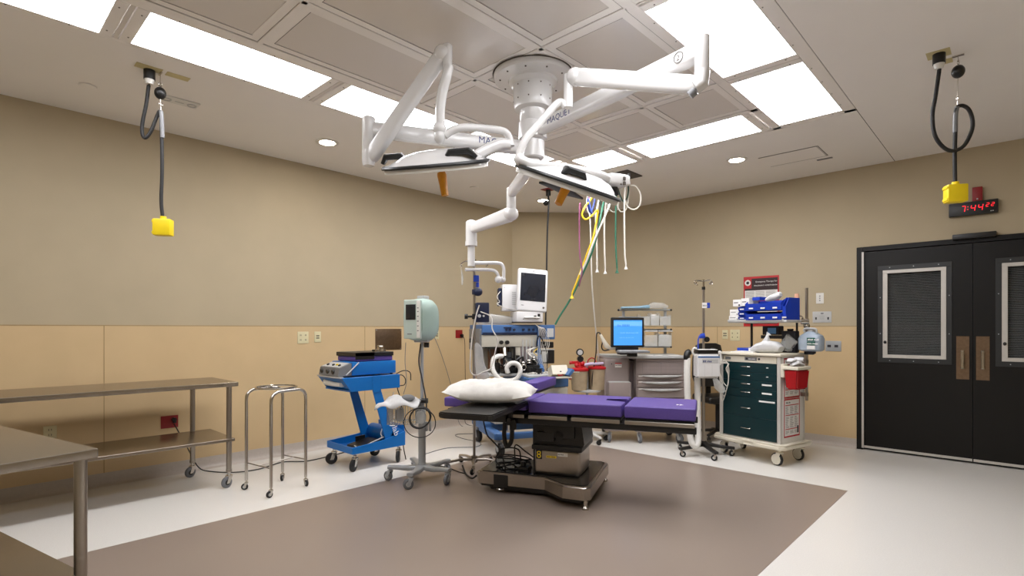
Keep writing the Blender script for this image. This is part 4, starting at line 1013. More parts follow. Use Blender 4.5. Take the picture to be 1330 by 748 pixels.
# ---------------- grey supply cabinet with computer ----------------
GC = thing('supply_cabinet', 'mauve-grey supply cabinet with curved drawer pulls, back corner of the room', 'cabinet', (2.450, 5.425, 0.000), 43.46)
b = B(); b.box((-.10, .02, .13), (.465, .60, .93), .01, 2); b.make('body', 'mauve', GC)
b = B(); b.box((-.455, .06, .13), (-.16, .60, .965), .04, 4); b.make('left_column', 'mauve', GC)
b = B(); b.box((-.18, .16, .13), (-.09, .60, .93), .005, 1); b.make('recess', 'mauved', GC)
b = B(); b.prism([(-.26, .10), (-.20, -.01), (-.05, -.03), (.47, -.03), (.475, .6), (-.46, .6), (-.46, .25)], .965, .995)
bmesh.ops.bevel(b.bm, geom=[e for e in b.bm.edges], offset=.008, segments=2, affect='EDGES'); b.make('worktop', 'lgrey', GC)
b = B(); b.box((-.105, -.0, .93), (.47, .60, .966), .008, 2); b.make('top_rail', 'mauve', GC)
b = B(); b.box((-.09, .006, .785), (.455, .02, .925), .004, 1); up = b.make('divider_panel', 'mauve', GC)
b = B()
for x in (-.03, .18, .41): b.box((x - .0015, .004, .80), (x + .0015, .0065, .915))
for z in (.80, .84, .88, .915): b.box((-.03, .004, z - .0012), (.41, .0065, z + .0012))
for k in range(1, 10): b.box((-.03 + .044 * k, .0045, .80), (-.029 + .044 * k, .0065, .915))
b.make('panel_groove', 'mauved', up)
zz = [(.72, .78), (.64, .715), (.52, .635), (.36, .515), (.16, .355)]
for k, (z0, z1) in enumerate(zz):
    b = B(); b.box((-.09, .0, z0 + .002), (.455, .02, z1 - .002), .004, 1); d_ = b.make('drawer', 'mauve', GC)
    b = B(); x0, x1 = -.04, .41; zt = z1 - .012 if k else z1 - .004
    b.loft([((x0, -.002, zt - .004), .004, .004), ((x0 + .06, -.014, zt - .010), .016, .011), ((.18, -.02, zt - .014), .022, .014), ((x1 - .06, -.014, zt - .010), .016, .011), ((x1, -.002, zt - .004), .004, .004)], 12, 2.5); b.make('drawer_pull', 'lgrey', d_)
    b = B(); b.box((-.075, -.003, z1 - .02), (-.03, .001, z1 - .010)); b.make('drawer_tag', 'paper', d_)
b = B(); b.box((-.42, -.06, .52), (-.17, .10, .70), .012, 2); bn = b.make('side_bin', 'mauve', GC)
b = B(); b.box((-.41, -.05, .695), (-.18, .06, .705), .002, 1); b.make('bin_rim', 'lgrey', bn)
b = B(); b.box((-.33, .054, .86), (-.255, .061, .905)); lb = b.make('label', 'paper', GC)
b = B(); b.box((-.33, .0535, .90), (-.255, .0612, .912)); b.make('label_header', 'red', lb)
marks(2, (-.325, .0538, .882), (1, 0, 0), .014, 'ink', lb); 
b = B(); b.cyl((-.37, .054, .90), (-.37, .062, .90), .006, n=8); b.make('lock', 'ink', GC)
for x, y in ((-.38, .12), (-.05, .08), (.40, .10), (-.38, .52), (.40, .52)): caster(GC, (x, y, 0), 190 + 60 * x, .05, 'greyrub', 'lgrey', .03, .022, 'lgrey')
b = B(); 
for x0, x1 in ((.03, .10), (.14, .20), (.29, .40)): b.box((x0, .02, .9955), (x1, .12, .999))
b.make('white_card', 'paper', GC)
# uprights and rails at the back
b = B()
for x in (-.14, .37): b.box((x - .015, .50, .99), (x + .015, .53, 1.56), .003, 1)
for z in (1.53, 1.44, 1.29, 1.08): b.box((-.20, .485, z - .010), (.37 + .06, .50, z + .010), .002, 1)
b.make('shelf_upright', 'greymetal', GC)
b = B()
for z in (1.53, 1.29, 1.08):
    for x in (-.205, .435): b.sphere((x, .49, z), .014, n=10)
b.make('rail_end_cap', 'black', GC)
def clear_bin(x, z, w, h, lab, cont):
    t = thing('clear_bin', lab, 'bin', GC.location, 43.46, 'clear bins on the cabinet rails')
    b = B(); b.box((x, .34, z), (x + w, .348, z + h * .8)); b.box((x, .34, z), (x + w, .48, z + .006)); b.box((x, .34, z), (x + .005, .48, z + h)); b.box((x + w - .005, .34, z), (x + w, .48, z + h)); b.make('bin', 'clear', t)
    b = B()
    if cont == 'roll': b.cyl((x + w * .5, .41, z + .008), (x + w * .5, .41, z + h * .9), w * .34, n=16)
    elif cont == 'pack': b.box((x + .02, .36, z + .008), (x + w - .02, .46, z + h * .85), .01, 2)
    else: b.loft([((x + .01, .41, z + .02), .03, .01), ((x + w * .4, .41, z + .035), .05, .025), ((x + w - .015, .41, z + .02), .03, .01)], 12, 3)
    b.make('contents', 'paper', t)
clear_bin(.02, 1.34, .12, .13, 'empty-looking clear bin on the upper rail, behind the blue screen', 'low')
clear_bin(.15, 1.34, .10, .15, 'clear bin on the upper rail holding an upright white roll', 'roll')
clear_bin(.26, 1.34, .13, .13, 'clear bin at the right end of the upper rail', 'low')
clear_bin(.08, 1.09, .15, .17, 'clear bin on the lower rail with loose white packets', 'low')
clear_bin(.24, 1.09, .16, .17, 'clear bin at the right end of the lower rail packed with white sachets', 'pack')
t = thing('lid_tray', 'pale lidded tray resting on the lower clear bins', 'tray', GC.location, 43.46)
b = B(); b.box((.08, .33, 1.265), (.23, .48, 1.282), .003, 1); b.box((.245, .33, 1.265), (.41, .48, 1.282), .003, 1); b.make('lid', 'lgrey', t)
t = thing('blue_wrap', 'folded pale blue wrap lying on the top rail of the supply cabinet', 'wrap', GC.location, 43.46)
b = B(); b.loft([((-.18, .47, 1.555), .06, .012), ((-.1, .46, 1.557), .07, .014), ((.05, .46, 1.56), .07, .017), ((.13, .46, 1.567), .06, .022), ((.16, .46, 1.565), .04, .02)], 12, 3); b.make('wrap', mat('pale_blue_wrap', '#8fb3c9', .7, noise=.05, nscale=20), t)
t = thing('clear_bag', 'crumpled clear plastic packet on the right of the top rail', 'plastic bag', GC.location, 43.46)
b = B(); b.loft([((.16, .46, 1.57), .05, .022), ((.2, .46, 1.585), .06, .04), ((.32, .46, 1.58), .06, .036), ((.38, .46, 1.56), .05, .018)], 12, 4); b.make('bag', 'clear', t)
t = thing('computer_monitor', 'black-framed computer monitor showing a light blue screen, on the supply cabinet', 'computer monitor', (2.319, 5.260, 0.996), 43.46+6)
b = B(); b.box((-.19, -.02, .095), (.19, .02, .432), .014, 3); fr = b.make('frame', 'black', t)
b = B(); b.box((-.163, -.0225, .12), (.163, -.019, .40)); sc = b.make('screen', 'screenon', fr)
b = B(); b.box((-.163, -.0235, .335), (.163, -.0222, .385)); b.make('light_band', 'screenband', sc)
marks(2, (-.125, -.0242, .33), (1, 0, 0), .034, 'screentxt', sc); marks(4, (-.09, -.0242, .25), (1, 0, 0), .022, 'screenband', sc); marks(5, (-.10, -.0242, .20), (1, 0, 0), .016, 'screenband', sc)
b = B(); b.cyl((0, .04, .02), (0, .04, .2), .022, n=14); b.box((-.09, -.03, .015), (.09, .10, .035), .006, 2); b.box((-.13, .0, .05), (.13, .03, .10), .006, 2); b.make('stand', 'ink', t)
t = thing('keyboard', 'grey keyboard on a raised tray below the blue screen', 'keyboard', (2.407, 5.219, 1.035), 43.46+3)
b = B(); b.box((-.17, -.10, .0), (.17, .06, .022), .006, 2); kb = b.make('keyboard_body', 'greyp', t)
for r in range(4):
    b = B()
    for k in range(12): b.box((-.155 + k * .026, -.085 + r * .034, .022), (-.133 + k * .026, -.058 + r * .034, .029), .002, 1)
    b.make('key_row', 'lgrey', kb)
b = B(); b.box((-.05, -.03, -.042), (.05, .05, .0), .006, 1); b.make('tray_arm', 'black', t)
t = thing('paper_cup', 'small white cup standing behind the keyboard', 'cup', GC.location, 43.46)
b = B(); b.box((-.02, .33, 1.075), (.01, .38, 1.09)); b.lathe((.0, .36, 1.0), [(.03, .085), (.042, .16), (.040, .16), (.028, .09)], 18); b.make('cup', 'paper', t)
t = thing('barcode_scanner', 'cream handheld scanner on a coiled black cable left of the blue screen', 'scanner', (2.119, 5.181, 1.125), 43.46)
b = B(); b.loft([((-.09, 0, .11), .014, .014), ((-.06, 0, .05), .02, .02), ((-.02, 0, -.02), .028, .03), ((.02, -.01, -.045), .026, .02), ((.10, .0, -.05), .012, .012)], 12, 3); b.make('body', 'ivory', t)
b = B(); b.tube([(-.09, 0, .11), (-.10, 0, .13), (-.13, 0, .12), (-.135, 0, .02), (-.14, 0, -.10), (-.155, 0, -.2), (-.18, .02, -.4), (-.17, .04, -.55)], .007, 6); b.tube([(.02, 0, -.06), (-.05, 0, -.07), (-.075, 0, -.03), (-.06, 0, .04)], .008, 6); b.make('cable', 'black', t)

# ---------------- suction canisters on a roll stand ----------------
SC = thing('suction_stand', 'white-footed roll stand carrying red-lidded suction canisters by the blue machine', 'suction stand', (1.887, 5.099, 0.000), 43.46)
b = B()
for k in range(5):
    a = math.radians(-62 + 72 * k); b.loft([((.0, .0, .11), .03, .02), ((.22 * math.cos(a), .22 * math.sin(a), .085), .02, .014), ((.25 * math.cos(a), .25 * math.sin(a), .075), .018, .012)], 10, 4)
b.cyl((0, 0, .09), (0, 0, .14), .05, n=18); b.make('base', 'whitep', SC)
for k in range(5):
    a = math.radians(-62 + 72 * k); caster(SC, (.24 * math.cos(a), .24 * math.sin(a), 0), 100, .028, 'rubber', 'black', .02, .010, 'black')
b = B(); b.cyl((0, 0, .13), (0, 0, .93), .014, n=12); b.box((-.03, -.02, .56), (.03, .03, .60)); b.cyl((0, 0, .58), (0, 0, .60), .16, n=28); b.make('pole', 'lgrey', SC)
def canister(x, y, r, z0, z1, lab):
    t = thing('suction_canister', lab, 'canister', SC.location, 43.46, 'suction canisters with red lids')
    B().lathe((x, y, 0), [(r * .86, z0), (r, z1), (r * .97, z1), (r * .84, z0 + .006)], 28).make('jar', 'clearbeige', t)
    B().lathe((x, y, 0), [(r * 1.03, z1 - .008), (r * 1.10, z1), (r * 1.10, z1 + .018), (r * .9, z1 + .026), (r * .35, z1 + .03)], 28).make('lid', 'red', t)
    b = B(); b.cyl((x - .03, y, z1 + .02), (x - .03, y, z1 + .05), .014, n=12); b.cyl((x + .03, y - .02, z1 + .02), (x + .03, y - .02, z1 + .045), .012, n=12); b.torus((x, y, z1 + .035), .03, .006); b.make('port', 'red', t)
    return t
canister(-.10, -.05, .10, .60, .825, 'left suction canister with red lid and gauge above it')
canister(.115, -.02, .10, .60, .845, 'right suction canister with red lid beside the grey cabinet')
canister(.0, .12, .085, .60, .82, 'rear suction canister seen between the two front ones')
t = thing('vacuum_regulator', 'red vacuum regulator with round black gauge standing on the suction stand', 'regulator', SC.location, 43.46)
b = B(); b.cyl((-.09, -.03, .86), (-.09, -.03, .95), .03, .024, 14); b.box((-.19, -.05, .895), (-.06, -.01, .93), .008, 2); b.cyl((-.21, -.03, .91), (-.19, -.03, .91), .02, n=12); b.sphere((-.06, -.04, .90), .03, n=12); b.sphere((-.13, -.05, .88), .025, n=12)
b.tube([(-.22, -.03, .82), (-.215, -.05, .76), (-.20, -.06, .72)], .012, 8); b.make('body', 'red', t)
b = B(); b.cyl((-.085, -.06, .955), (-.085, -.0, .955), .035, n=20); b.cyl((-.09, -.055, 1.03), (-.09, -.01, 1.03), .042, n=24); b.cyl((-.09, -.03, .95), (-.09, -.03, 1.0), .010, n=8); ga = b.make('gauge', 'black', t)
b = B(); b.cyl((-.09, -.058, 1.03), (-.09, -.054, 1.03), .030, n=24); b.make('gauge_face', 'lgrey', ga)
b = B(); b.tube([(.0, -.02, .89), (.01, -.02, .94), (.05, -.02, .965), (.09, -.02, .94), (.10, -.02, .88)], .007, 8); b.make('red_hose', 'red', t)
b = B(); b.tube([(-.04, -.08, .885), (.03, -.09, .90), (.10, -.09, .90), (.17, -.07, .905)], .018, 10); b.make('suction_wand', mat('lilac_plastic', '#b9a9c4', .4, noise=.03, nscale=20), t)

# ---------------- second iv pole with warming unit ----------------
I2 = thing('iv_pole', 'iv pole with black star base and four hooks in front of the green cart', 'iv pole', (3.137, 5.401, 0.000), 43.46)
b = B(); b.cyl((0, 0, .10), (0, 0, 1.72), .012, n=14); b.cyl((0, 0, .12), (0, 0, 1.05), .016, n=14); b.make('pole', 'steel', I2)
b = B()
for k in range(4):
    a = math.radians(20 + 90 * k); c_, s_ = math.cos(a), math.sin(a)
    b.tube([(0, 0, 1.79), (.05 * c_, .05 * s_, 1.80), (.09 * c_, .09 * s_, 1.80), (.115 * c_, .115 * s_, 1.785), (.11 * c_, .11 * s_, 1.765), (.09 * c_, .09 * s_, 1.762)], .005, 6)
b.cyl((0, 0, 1.70), (0, 0, 1.81), .009, n=10); b.make('hook', 'chrome', I2)
b = B(); b.cyl((0, 0, 1.705), (0, 0, 1.735), .018, n=12); b.cyl((.03, -.02, 1.19), (.03, .02, 1.19), .028, n=14); b.make('collar', 'black', I2)
b = B(); b.loft([((-.045, 0, 1.21), .014, .012), ((-.02, 0, 1.225), .02, .025), ((.01, 0, 1.23), .02, .03)], 12, 3); b.tube([(-.045, 0, 1.215), (-.055, 0, 1.18), (-.055, 0, 1.08)], .007, 6); b.make('blue_clamp', 'clampb', I2)
b = B(); b.box((-.02, -.018, 1.515), (.03, -.012, 1.57), .001, 1); lb = b.make('white_label', 'paper', I2)
b = B(); b.box((.03, -.018, 1.515), (.062, .0, 1.57), .003, 1); b.make('blue_tab', 'clampb', lb)
marks(1, (-.014, -.0185, 1.532), (1, 0, 0), .022, 'greyink', lb)
b = B()
for k in range(5):
    a = math.radians(-86 + 72 * k); b.loft([((.03 * math.cos(a), .03 * math.sin(a), .11), .028, .022), ((.2 * math.cos(a), .2 * math.sin(a), .085), .02, .016), ((.30 * math.cos(a), .30 * math.sin(a), .08), .022, .014)], 10, 5)
b.cyl((0, 0, .085), (0, 0, .14), .04, .03, 16); b.make('star_base', 'black', I2)
for k in range(5):
    a = math.radians(-86 + 72 * k); caster(I2, (.285 * math.cos(a), .285 * math.sin(a), 0), 60 + 47 * k, .030, 'rubber', 'chrome', .022, .008, 'lgrey')
WU = thing('warming_unit', 'white box-shaped pump unit with blue stripe hanging on the right iv pole', 'warming unit', (3.137, 5.401, 0.000), 43.46)
b = B(); b.prism([(-.12, -.16), (.115, -.16), (.115, -.02), (-.12, -.02)], .80, 1.045); bmesh.ops.bevel(b.bm, geom=[e for e in b.bm.edges], offset=.02, segments=3, affect='EDGES'); cs = b.make('case', 'white', WU)
b = B(); b.box((-.112, -.1615, 1.008), (.107, -.159, 1.024)); b.make('blue_stripe', 'mblue', cs)
b = B(); b.box((-.07, -.1618, .955), (.09, -.159, .995), .0008, 1); nm_ = b.make('name_strip', 'lgrey', cs)
marks(2, (-.062, -.1624, .963), (1, 0, 0), .027, 'bluein', nm_)
b = B()
for x in (-.045, .03): b.box((x - .001, -.161, .815), (x + .001, -.1592, .94))
b.make('case_groove', 'lgrey', cs)
b = B(); b.tube([(-.115, -.08, 1.02), (-.14, -.08, 1.06), (-.13, -.08, 1.10), (-.10, -.08, 1.10)], .010, 8); b.tube([(.11, -.09, 1.03), (.135, -.09, 1.07), (.14, -.1, .98), (.13, -.1, .93)], .010, 8); b.make('handle', 'whitep', WU)
b = B(); b.box((-.10, -.13, 1.035), (.105, .0, 1.085), .01, 2); b.box((.09, -.02, .88), (.13, .06, 1.1), .01, 2); b.make('black_top', 'black', WU)
b = B()
random.seed(9)
for k in range(4):
    x = .13 + .010 * k; o_ = .012 * k
    b.tube([(.10, -.10, .95), (x + .04, -.12 - .01 * k, .985 - o_), (x + .085 - 2 * o_, -.12 - .01 * k, .90), (x + .075 - o_, -.12 - .01 * k, .75 + 2 * o_), (x + .03, -.12 - .01 * k, .58 + 4 * o_), (x + .012, -.11, .60 + 4 * o_), (x + .0, -.10, .78), (.12, -.09, .88)], .0036, 6)
b.make('coiled_hose', 'hwhite', WU)
b = B(); b.loft([((.06, -.14, .80), .02, .01), ((.10, -.14, .72), .045, .02), ((.14, -.14, .68), .04, .02), ((.16, -.14, .66), .01, .005)], 12, 3, up=(0, 1, 0)); b.make('connector_bag', 'clear', WU)
t = thing('paper_envelope', 'white folded paper lying on top of the white pump unit', 'paper', (3.137, 5.401, 0.000), 43.46)
b = B(); b.prism([(-.10, -.15), (.09, -.15), (.11, -.02), (-.09, -.02)], 1.0865, 1.0905); pe = b.make('sheet', 'paper', t)
b = B(); b.prism([(-.09, -.02), (.11, -.02), (.0, -.10)], 1.091, 1.0925); b.make('flap', 'lgrey', pe)
t = thing('air_hose', 'fat white ribbed hose hanging in a long u behind the purple foot pad', 'hose', (3.135, 5.207, 0.000), 43.46)
b = B(); b.tube([(-.045, .10, 1.0), (-.055, .08, .85), (-.055, .06, .60), (-.05, .04, .35), (-.04, .02, .20), (-.02, .0, .13), (.015, .0, .12), (.04, .03, .17), (.055, .08, .35), (.06, .10, .60), (.065, .12, .80)], .031, 14, 12, corr=.05); b.make('hose', 'whitep', t)
b = B(); b.tube([(-.05, .10, .985), (-.052, .10, 1.02), (-.04, .11, 1.05), (-.02, .12, 1.06)], .033, 12); b.make('hose_elbow', 'black', t)
# black chair behind
CH = thing('office_chair', 'black office chair mostly hidden behind the right iv pole and green cart', 'chair', (2.930, 6.266, 0.000), 43.46+8)
b = B(); b.box((-.22, -.22, .44), (.24, .22, .52), .035, 3); b.make('seat', 'blackpad', CH)
b = B(); b.loft([((0, .20, .60), .17, .025), ((0, .22, .72), .21, .03), ((0, .23, .95), .20, .03), ((0, .23, 1.10), .16, .025), ((0, .23, 1.125), .10, .015)], 20, 4, up=(0, 1, 0)); b.make('backrest', 'blackpad', CH)
b = B(); b.cyl((0, 0, .10), (0, 0, .45), .028, n=14); b.box((-.03, .0, .40), (.03, .24, .43), .005, 1); b.box((-.03, .215, .41), (.03, .245, .64), .005, 1); b.make('column', 'black', CH)
b = B()
for k in range(5):
    a = math.radians(-70 + 72 * k); b.loft([((0, 0, .11), .03, .02), ((.26 * math.cos(a), .26 * math.sin(a), .08), .02, .012)], 8, 4)
b.make('star_base', 'black', CH)
for k in range(5):
    a = math.radians(-70 + 72 * k); caster(CH, (.25 * math.cos(a), .25 * math.sin(a), 0), 40 * k, .026, 'rubber', 'black', .03, .012, 'black')

# ---------------- green emergency cart ----------------
CC = thing('supply_cart', 'dark green drawer cart with cream top and bumper beside the double doors', 'cart', (3.56, 5.50, 0), -12.7)
W2, DD = .325, .42
b = B(); b.box((-W2, 0.01, .20), (W2, DD, 1.035), .006, 1); b.make('body', 'whitep', CC)
b = B(); b.box((-.286, .002, .215), (.286, .0095, .963)); b.make('drawer_gap_shade', 'ink', CC)  # dark sheet added behind the drawers, shade painted into their gaps
b = B()
for x in (-W2 - .004, W2 - .034): b.box((x, -.012, .195), (x + .038, .02, 1.035), .012, 3)
b.box((W2 - .004, DD - .03, .195), (W2 + .006, DD + .004, 1.035), .005, 1)
b.make('corner_post', 'alu', CC)
b = B(); b.box((-W2 - .015, -.03, 1.036), (W2 + .015, DD + .015, 1.062), .008, 2); b.make('cart_top', 'ivory', CC)
b = B(); b.box((-.285, -.004, .965), (.285, .012, 1.03), .002, 1); hs = b.make('lock_strip', 'ivory', CC)
b = B(); b.box((-.045, -.007, .985), (.085, -.003, 1.02), .002, 1); b.loft([((-.26, -.006, 1.0), .002, .012), ((-.20, -.006, 1.0), .002, .012)], 12, 2, up=(0, 0, 1)); b.make('name_plate', 'greyp', hs)
b = B(); b.cyl((-.02, -.012, 1.003), (-.02, -.004, 1.003), .010, n=10); b.cyl((.11, -.012, 1.003), (.11, -.004, 1.003), .010, n=10); b.make('lock', 'ink', hs)
marks(2, (.0, -.0075, .997), (1, 0, 0), .012, 'paper', hs)
zs = [.962, .868, .786, .703, .62, .425, .215]
for k in range(6):
    b = B(); b.box((-.285, -.006, zs[k + 1] + .0012), (.285, .012, zs[k] - .0012), .0015, 1); d_ = b.make('drawer', 'teal', CC)
    zc = (zs[k] + zs[k + 1]) / 2 + (.0 if k < 4 else -.01); zc += .008 if k < 4 else .0
    b = B(); b.tube([(-.075, -.006, zc), (-.072, -.022, zc), (.0, -.026, zc), (.02, -.022, zc), (.023, -.006, zc)], .0042, 8, 3); b.sphere((.02, -.02, zc), .0075, n=8); b.make('handle', 'chrome', d_)
    if k >= 2:
        w = .10 if k < 4 else (.13 if k == 4 else 0)
        if w:
            b = B(); z = zc - .006 if k < 4 else zs[k] - .035
            b.box((.14 - (.03 if k == 4 else 0), -.0085, z), (.14 + w - .0, -.005, z + .016)); b.make('drawer_label', 'paper', d_)
    else:
        b = B(); b.box((.185, -.0085, zc - .006), (.205, -.005, zc + .004)); b.make('drawer_label', 'paper', d_)
o2 = [(-W2 - .07, .02), (-W2 - .04, -.055), (-.10, -.075), (-.02, -.045), (.05, -.045), (.12, -.08), (W2 + .03, -.07), (W2 + .065, -.03), (W2 + .065, DD + .03), (-W2 - .07, DD + .03)]
b = B(); b.prism(o2, .155, .20); bmesh.ops.bevel(b.bm, geom=[e for e in b.bm.edges], offset=.012, segments=3, affect='EDGES'); bm_ = b.make('bumper', 'ivory', CC)
b = B(); b.prism([(x * .985 + (0.0), y * .96 + .006) for x, y in o2], .197, .206); b.make('bumper_deck', 'ivory', bm_)
for x, y, r_ in ((-W2 + .03, .05, 70), (W2 - .01, .0, 80), (-W2 + .03, DD - .04, 60), (W2 - .01, DD - .04, 78)): caster(CC, (x, y, 0), r_, .060, 'rubber', 'ivory', .034, .028, 'ivory', hk=.84)
# taped sheets on the right side (flat print)
def side_sheet(z0, z1, lab, head):
    t = thing('instruction_sheet', lab, 'sign', CC.location, -12.7, 'red-framed sheets on the green cart')
    X = W2 + .0006
    b = B(); b.box((X, .05, z0), (X + .002, .33, z1)); sh = b.make('sheet', 'paper', t)
    b = B(); X += .002
    for (y0, y1, a, c) in ((.05, .062, z0, z1), (.318, .33, z0, z1), (.05, .33, z0, z0 + .014), (.05, .33, z1 - .014, z1)): b.box((X, y0, a), (X + .0006, y1, c))
    n = 4; h = z1 - z0
    for k in (.82, .56, .20): b.box((X, .075, z0 + h * k), (X + .0006, .31, z0 + h * k + .008))
    b.make('red_frame', 'redink', sh)
    b = B(); random.seed(4)
    for c0 in (.078, .158, .238):
        z = z1 - h * .22
        while z > z0 + .03:
            fr_ = (z - z0) / h
            if min(abs(fr_ - k) for k in (.82, .56, .20)) > .035: b.box((X, c0, z), (X + .0005, c0 + random.uniform(.035, .066), z + .0045))
            z -= .011
    b.make('text_lines', 'greyink', sh)
    marks(2 if z0 < .5 else 3, (X + .0003, .085, z1 - .045), (0, 1, 0), .020, 'ink', sh)
    if z0 < .5:
        b = B(); b.box((X, .285, z0 + .03), (X + .0007, .31, z0 + .10)); b.make('black_mark', 'ink', sh)
side_sheet(.635, 1.02, 'upper red-framed sheet on the cart side, behind the red bin', 'MALIGNANT')
side_sheet(.26, .63, 'lower red-framed instruction sheet on the side of the green cart', 'HYPERTHERMIA')
rb = thing('sharps_bin', 'translucent red sharps bin hanging on the right side of the green cart', 'bin', CC.location, -12.7)
b = B(); x0, x1, y0, y1 = W2 + .035, W2 + .17, -.02, .20
rg = []
for z, k in ((.735, .82), (.92, 1.0)):
    cx, cy = (x0 + x1) / 2, (y0 + y1) / 2; hx, hy = (x1 - x0) / 2 * k, (y1 - y0) / 2 * k
    rg.append([b.bm.verts.new((cx + a_ * hx, cy + c_ * hy, z)) for a_, c_ in ((-1, -1), (1, -1), (1, 1), (-1, 1))])
b.skin(rg); bmesh.ops.bevel(b.bm, geom=[e for e in b.bm.edges], offset=.014, segments=3, affect='EDGES'); b.make('bin_body', 'redt', rb)
b = B(); b.box((x0 - .008, y0 - .008, .918), (x1 + .008, y1 + .008, .950), .01, 2); b.make('bin_lid', 'ivory', rb)
b = B(); b.box((W2 + .0035, -.015, .84), (W2 + .04, .06, .97), .01, 2); b.make('bracket', 'ivory', rb)
tw = thing('paper_wipes', 'loose heap of white wipes on the lid of the red sharps bin', 'wipes', CC.location, -12.7)
b = B(); random.seed(8)
for k in range(7):
    cx, cy = random.uniform(x0 + .04, x1 - .04), random.uniform(y0 + .05, y1 - .05); a = random.uniform(0, 6)
    b.loft([((cx - .05 * math.cos(a), cy - .05 * math.sin(a), .955 + .008 * k), .02, .006), ((cx, cy, .972 + .008 * k), .045, .014), ((cx + .05 * math.cos(a), cy + .06 * math.sin(a), .96 + .009 * k), .02, .006)], 10, 2.4)
b.make('wipe_heap', 'wrap', tw)
# pole, overhead shelf, bins
b = B(); b.cyl((W2 + .05, DD - .05, .60), (W2 + .05, DD - .05, 1.70), .013, n=14); b.box((W2 + .003, DD - .08, .96), (W2 + .06, DD - .03, 1.0), .004, 1); b.box((W2 + .003, DD - .08, .64), (W2 + .06, DD - .03, .68), .004, 1); b.make('side_pole', 'steel', CC)
b = B(); b.cyl((W2 + .02, DD - .10, 1.37), (W2 + .075, DD - .06, 1.37), .028, n=14); b.sphere((W2 + .05, DD - .05, 1.33), .03, n=12); b.torus((W2 + .02, DD - .11, 1.40), .024, .008, (1, -.5, 0)); b.make('pole_clamp', 'chrome', CC)
b = B(); b.cyl((-.16, .30, 1.06), (-.16, .30, 1.36), .012, n=12); b.cyl((W2 - .04, .36, 1.06), (W2 - .04, .36, 1.36), .010, n=12); b.box((-.06, .30, 1.20), (.30, .33, 1.235), .004, 1); b.make('shelf_post', 'black', CC)
b = B(); b.box((-.27, .05, 1.362), (W2 + .03, .40, 1.385), .005, 1); b.box((-.27, .045, 1.372), (W2 + .0, .055, 1.395), .002, 1); b.make('overhead_shelf', 'lgrey', CC)
def open_bin(x0, x1, y0, y1, z0, z1, lab, labels=1, fill=None):
    t = thing('storage_bin', lab, 'bin', CC.location, -12.7, 'blue storage bins on the overhead shelf')
    b = B(); w = .004
    b.box((x0, y0, z0), (x1, y1, z0 + w)); b.box((x0, y1 - w, z0), (x1, y1, z1))
    lip = z0 + (z1 - z0) * .55
    for xx in (x0, x1 - w): b.prism([(y0, z0), (y1, z0), (y1, z1), (y0 + .05, z1), (y0 - .015, lip + .01)], xx, xx + w, 'x')
    b.prism([(y0, z0), (y0 + w, z0), (y0 - .011, lip + .012), (y0 - .017, lip + .012)], x0, x1, 'x')
    bb_ = b.make('bin_body', 'binblue', t)
    n = labels
    for k in range(n):
        b = B(); cx = x0 + (x1 - x0) * (k + .5) / n; b.box((cx - .022, y0 - .012, z0 + .016), (cx + .022, y0 - .008, z0 + .030)); b.make('bin_label', 'paper', bb_)
    if fill:
        b = B()
        for k in range(5): b.box((x0 + .02 + k * (x1 - x0 - .05) / 5, y0 + .03, z0 + .005), (x0 + .015 + (k + 1) * (x1 - x0 - .05) / 5, y1 - .04, z0 + (z1 - z0) * random.uniform(.4, .6)), .004, 1)
        b.make('contents', fill, t)
    return t
zb0, zb1, zb2 = 1.386, 1.480, 1.585
open_bin(-.06, .31, .04, .28, zb0, zb0 + .088, 'long blue bin with three labels, lower front row', 3, 'ink')
open_bin(-.06, .31, .04, .28, zb1 + .0, zb2, 'long blue bin with three labels, upper front row', 3, 'lgrey')
open_bin(-.145, -.065, .05, .25, zb0, 1.43, 'small blue bin at left, bottom of the stack of three', 1)
open_bin(-.145, -.065, .05, .25, 1.431, 1.475, 'small blue bin at left, middle of the stack of three', 1)
open_bin(-.145, -.065, .05, .25, 1.476, 1.53, 'small blue bin at left, top of the stack of three', 1)
open_bin(.312, .345, .06, .30, zb0, zb2 + .015, 'deep blue bin seen side-on at the right end of the shelf', 1)
def carton(x0, x1, y0, y1, z0, z1, lab, grp='cartons on the overhead shelf', m='paper', stripe='greyink'):
    t = thing('carton', lab, 'box', CC.location, -12.7, grp)
    b = B(); b.box((x0, y0, z0), (x1, y1, z1), .002, 1); c_ = b.make('box', m, t)
    b = B(); b.box((x0 + .012, y0 - .0008, (z0 + z1) / 2), (x0 + (x1 - x0) * .65, y0, (z0 + z1) / 2 + .008)); b.box((x1 - .028, y0 - .0008, z0 + .006), (x1 - .010, y0, z0 + .020)); b.make('print', stripe, c_)
carton(-.268, -.150, .065, .25, zb0, 1.435, 'white carton at the bottom left of the overhead shelf')
carton(-.258, -.152, .065, .25, 1.436, 1.50, 'white carton resting on the bottom left carton')
carton(-.225, -.135, .07, .24, 1.531, 1.60, 'white carton at the top left, leaning over the small blue bins', stripe='ink')
carton(-.132, -.045, .07, .24, 1.531, 1.61, 'white carton on top, left of the blue box', stripe='ink')
carton(-.04, .04, .12, .24, 1.587, 1.62, 'flat dark blue box lying on the upper bins', m='binblue', stripe='binblue')
t = thing('glove_bundle', 'white glove bundle heaped on the upper blue bin', 'gloves', CC.location, -12.7)
b = B(); b.loft([((.12, .10, 1.585), .02, .015), ((.17, .10, 1.60), .04, .03), ((.23, .10, 1.615), .04, .032), ((.27, .10, 1.63), .025, .02)], 12, 2.4); b.sphere((.245, .11, 1.635), .03, (1, .8, .8), 12); b.make('gloves', 'wrap', t)
t = thing('peach_bottle', 'peach-coloured bottle top standing behind the blue bins', 'bottle', CC.location, -12.7)
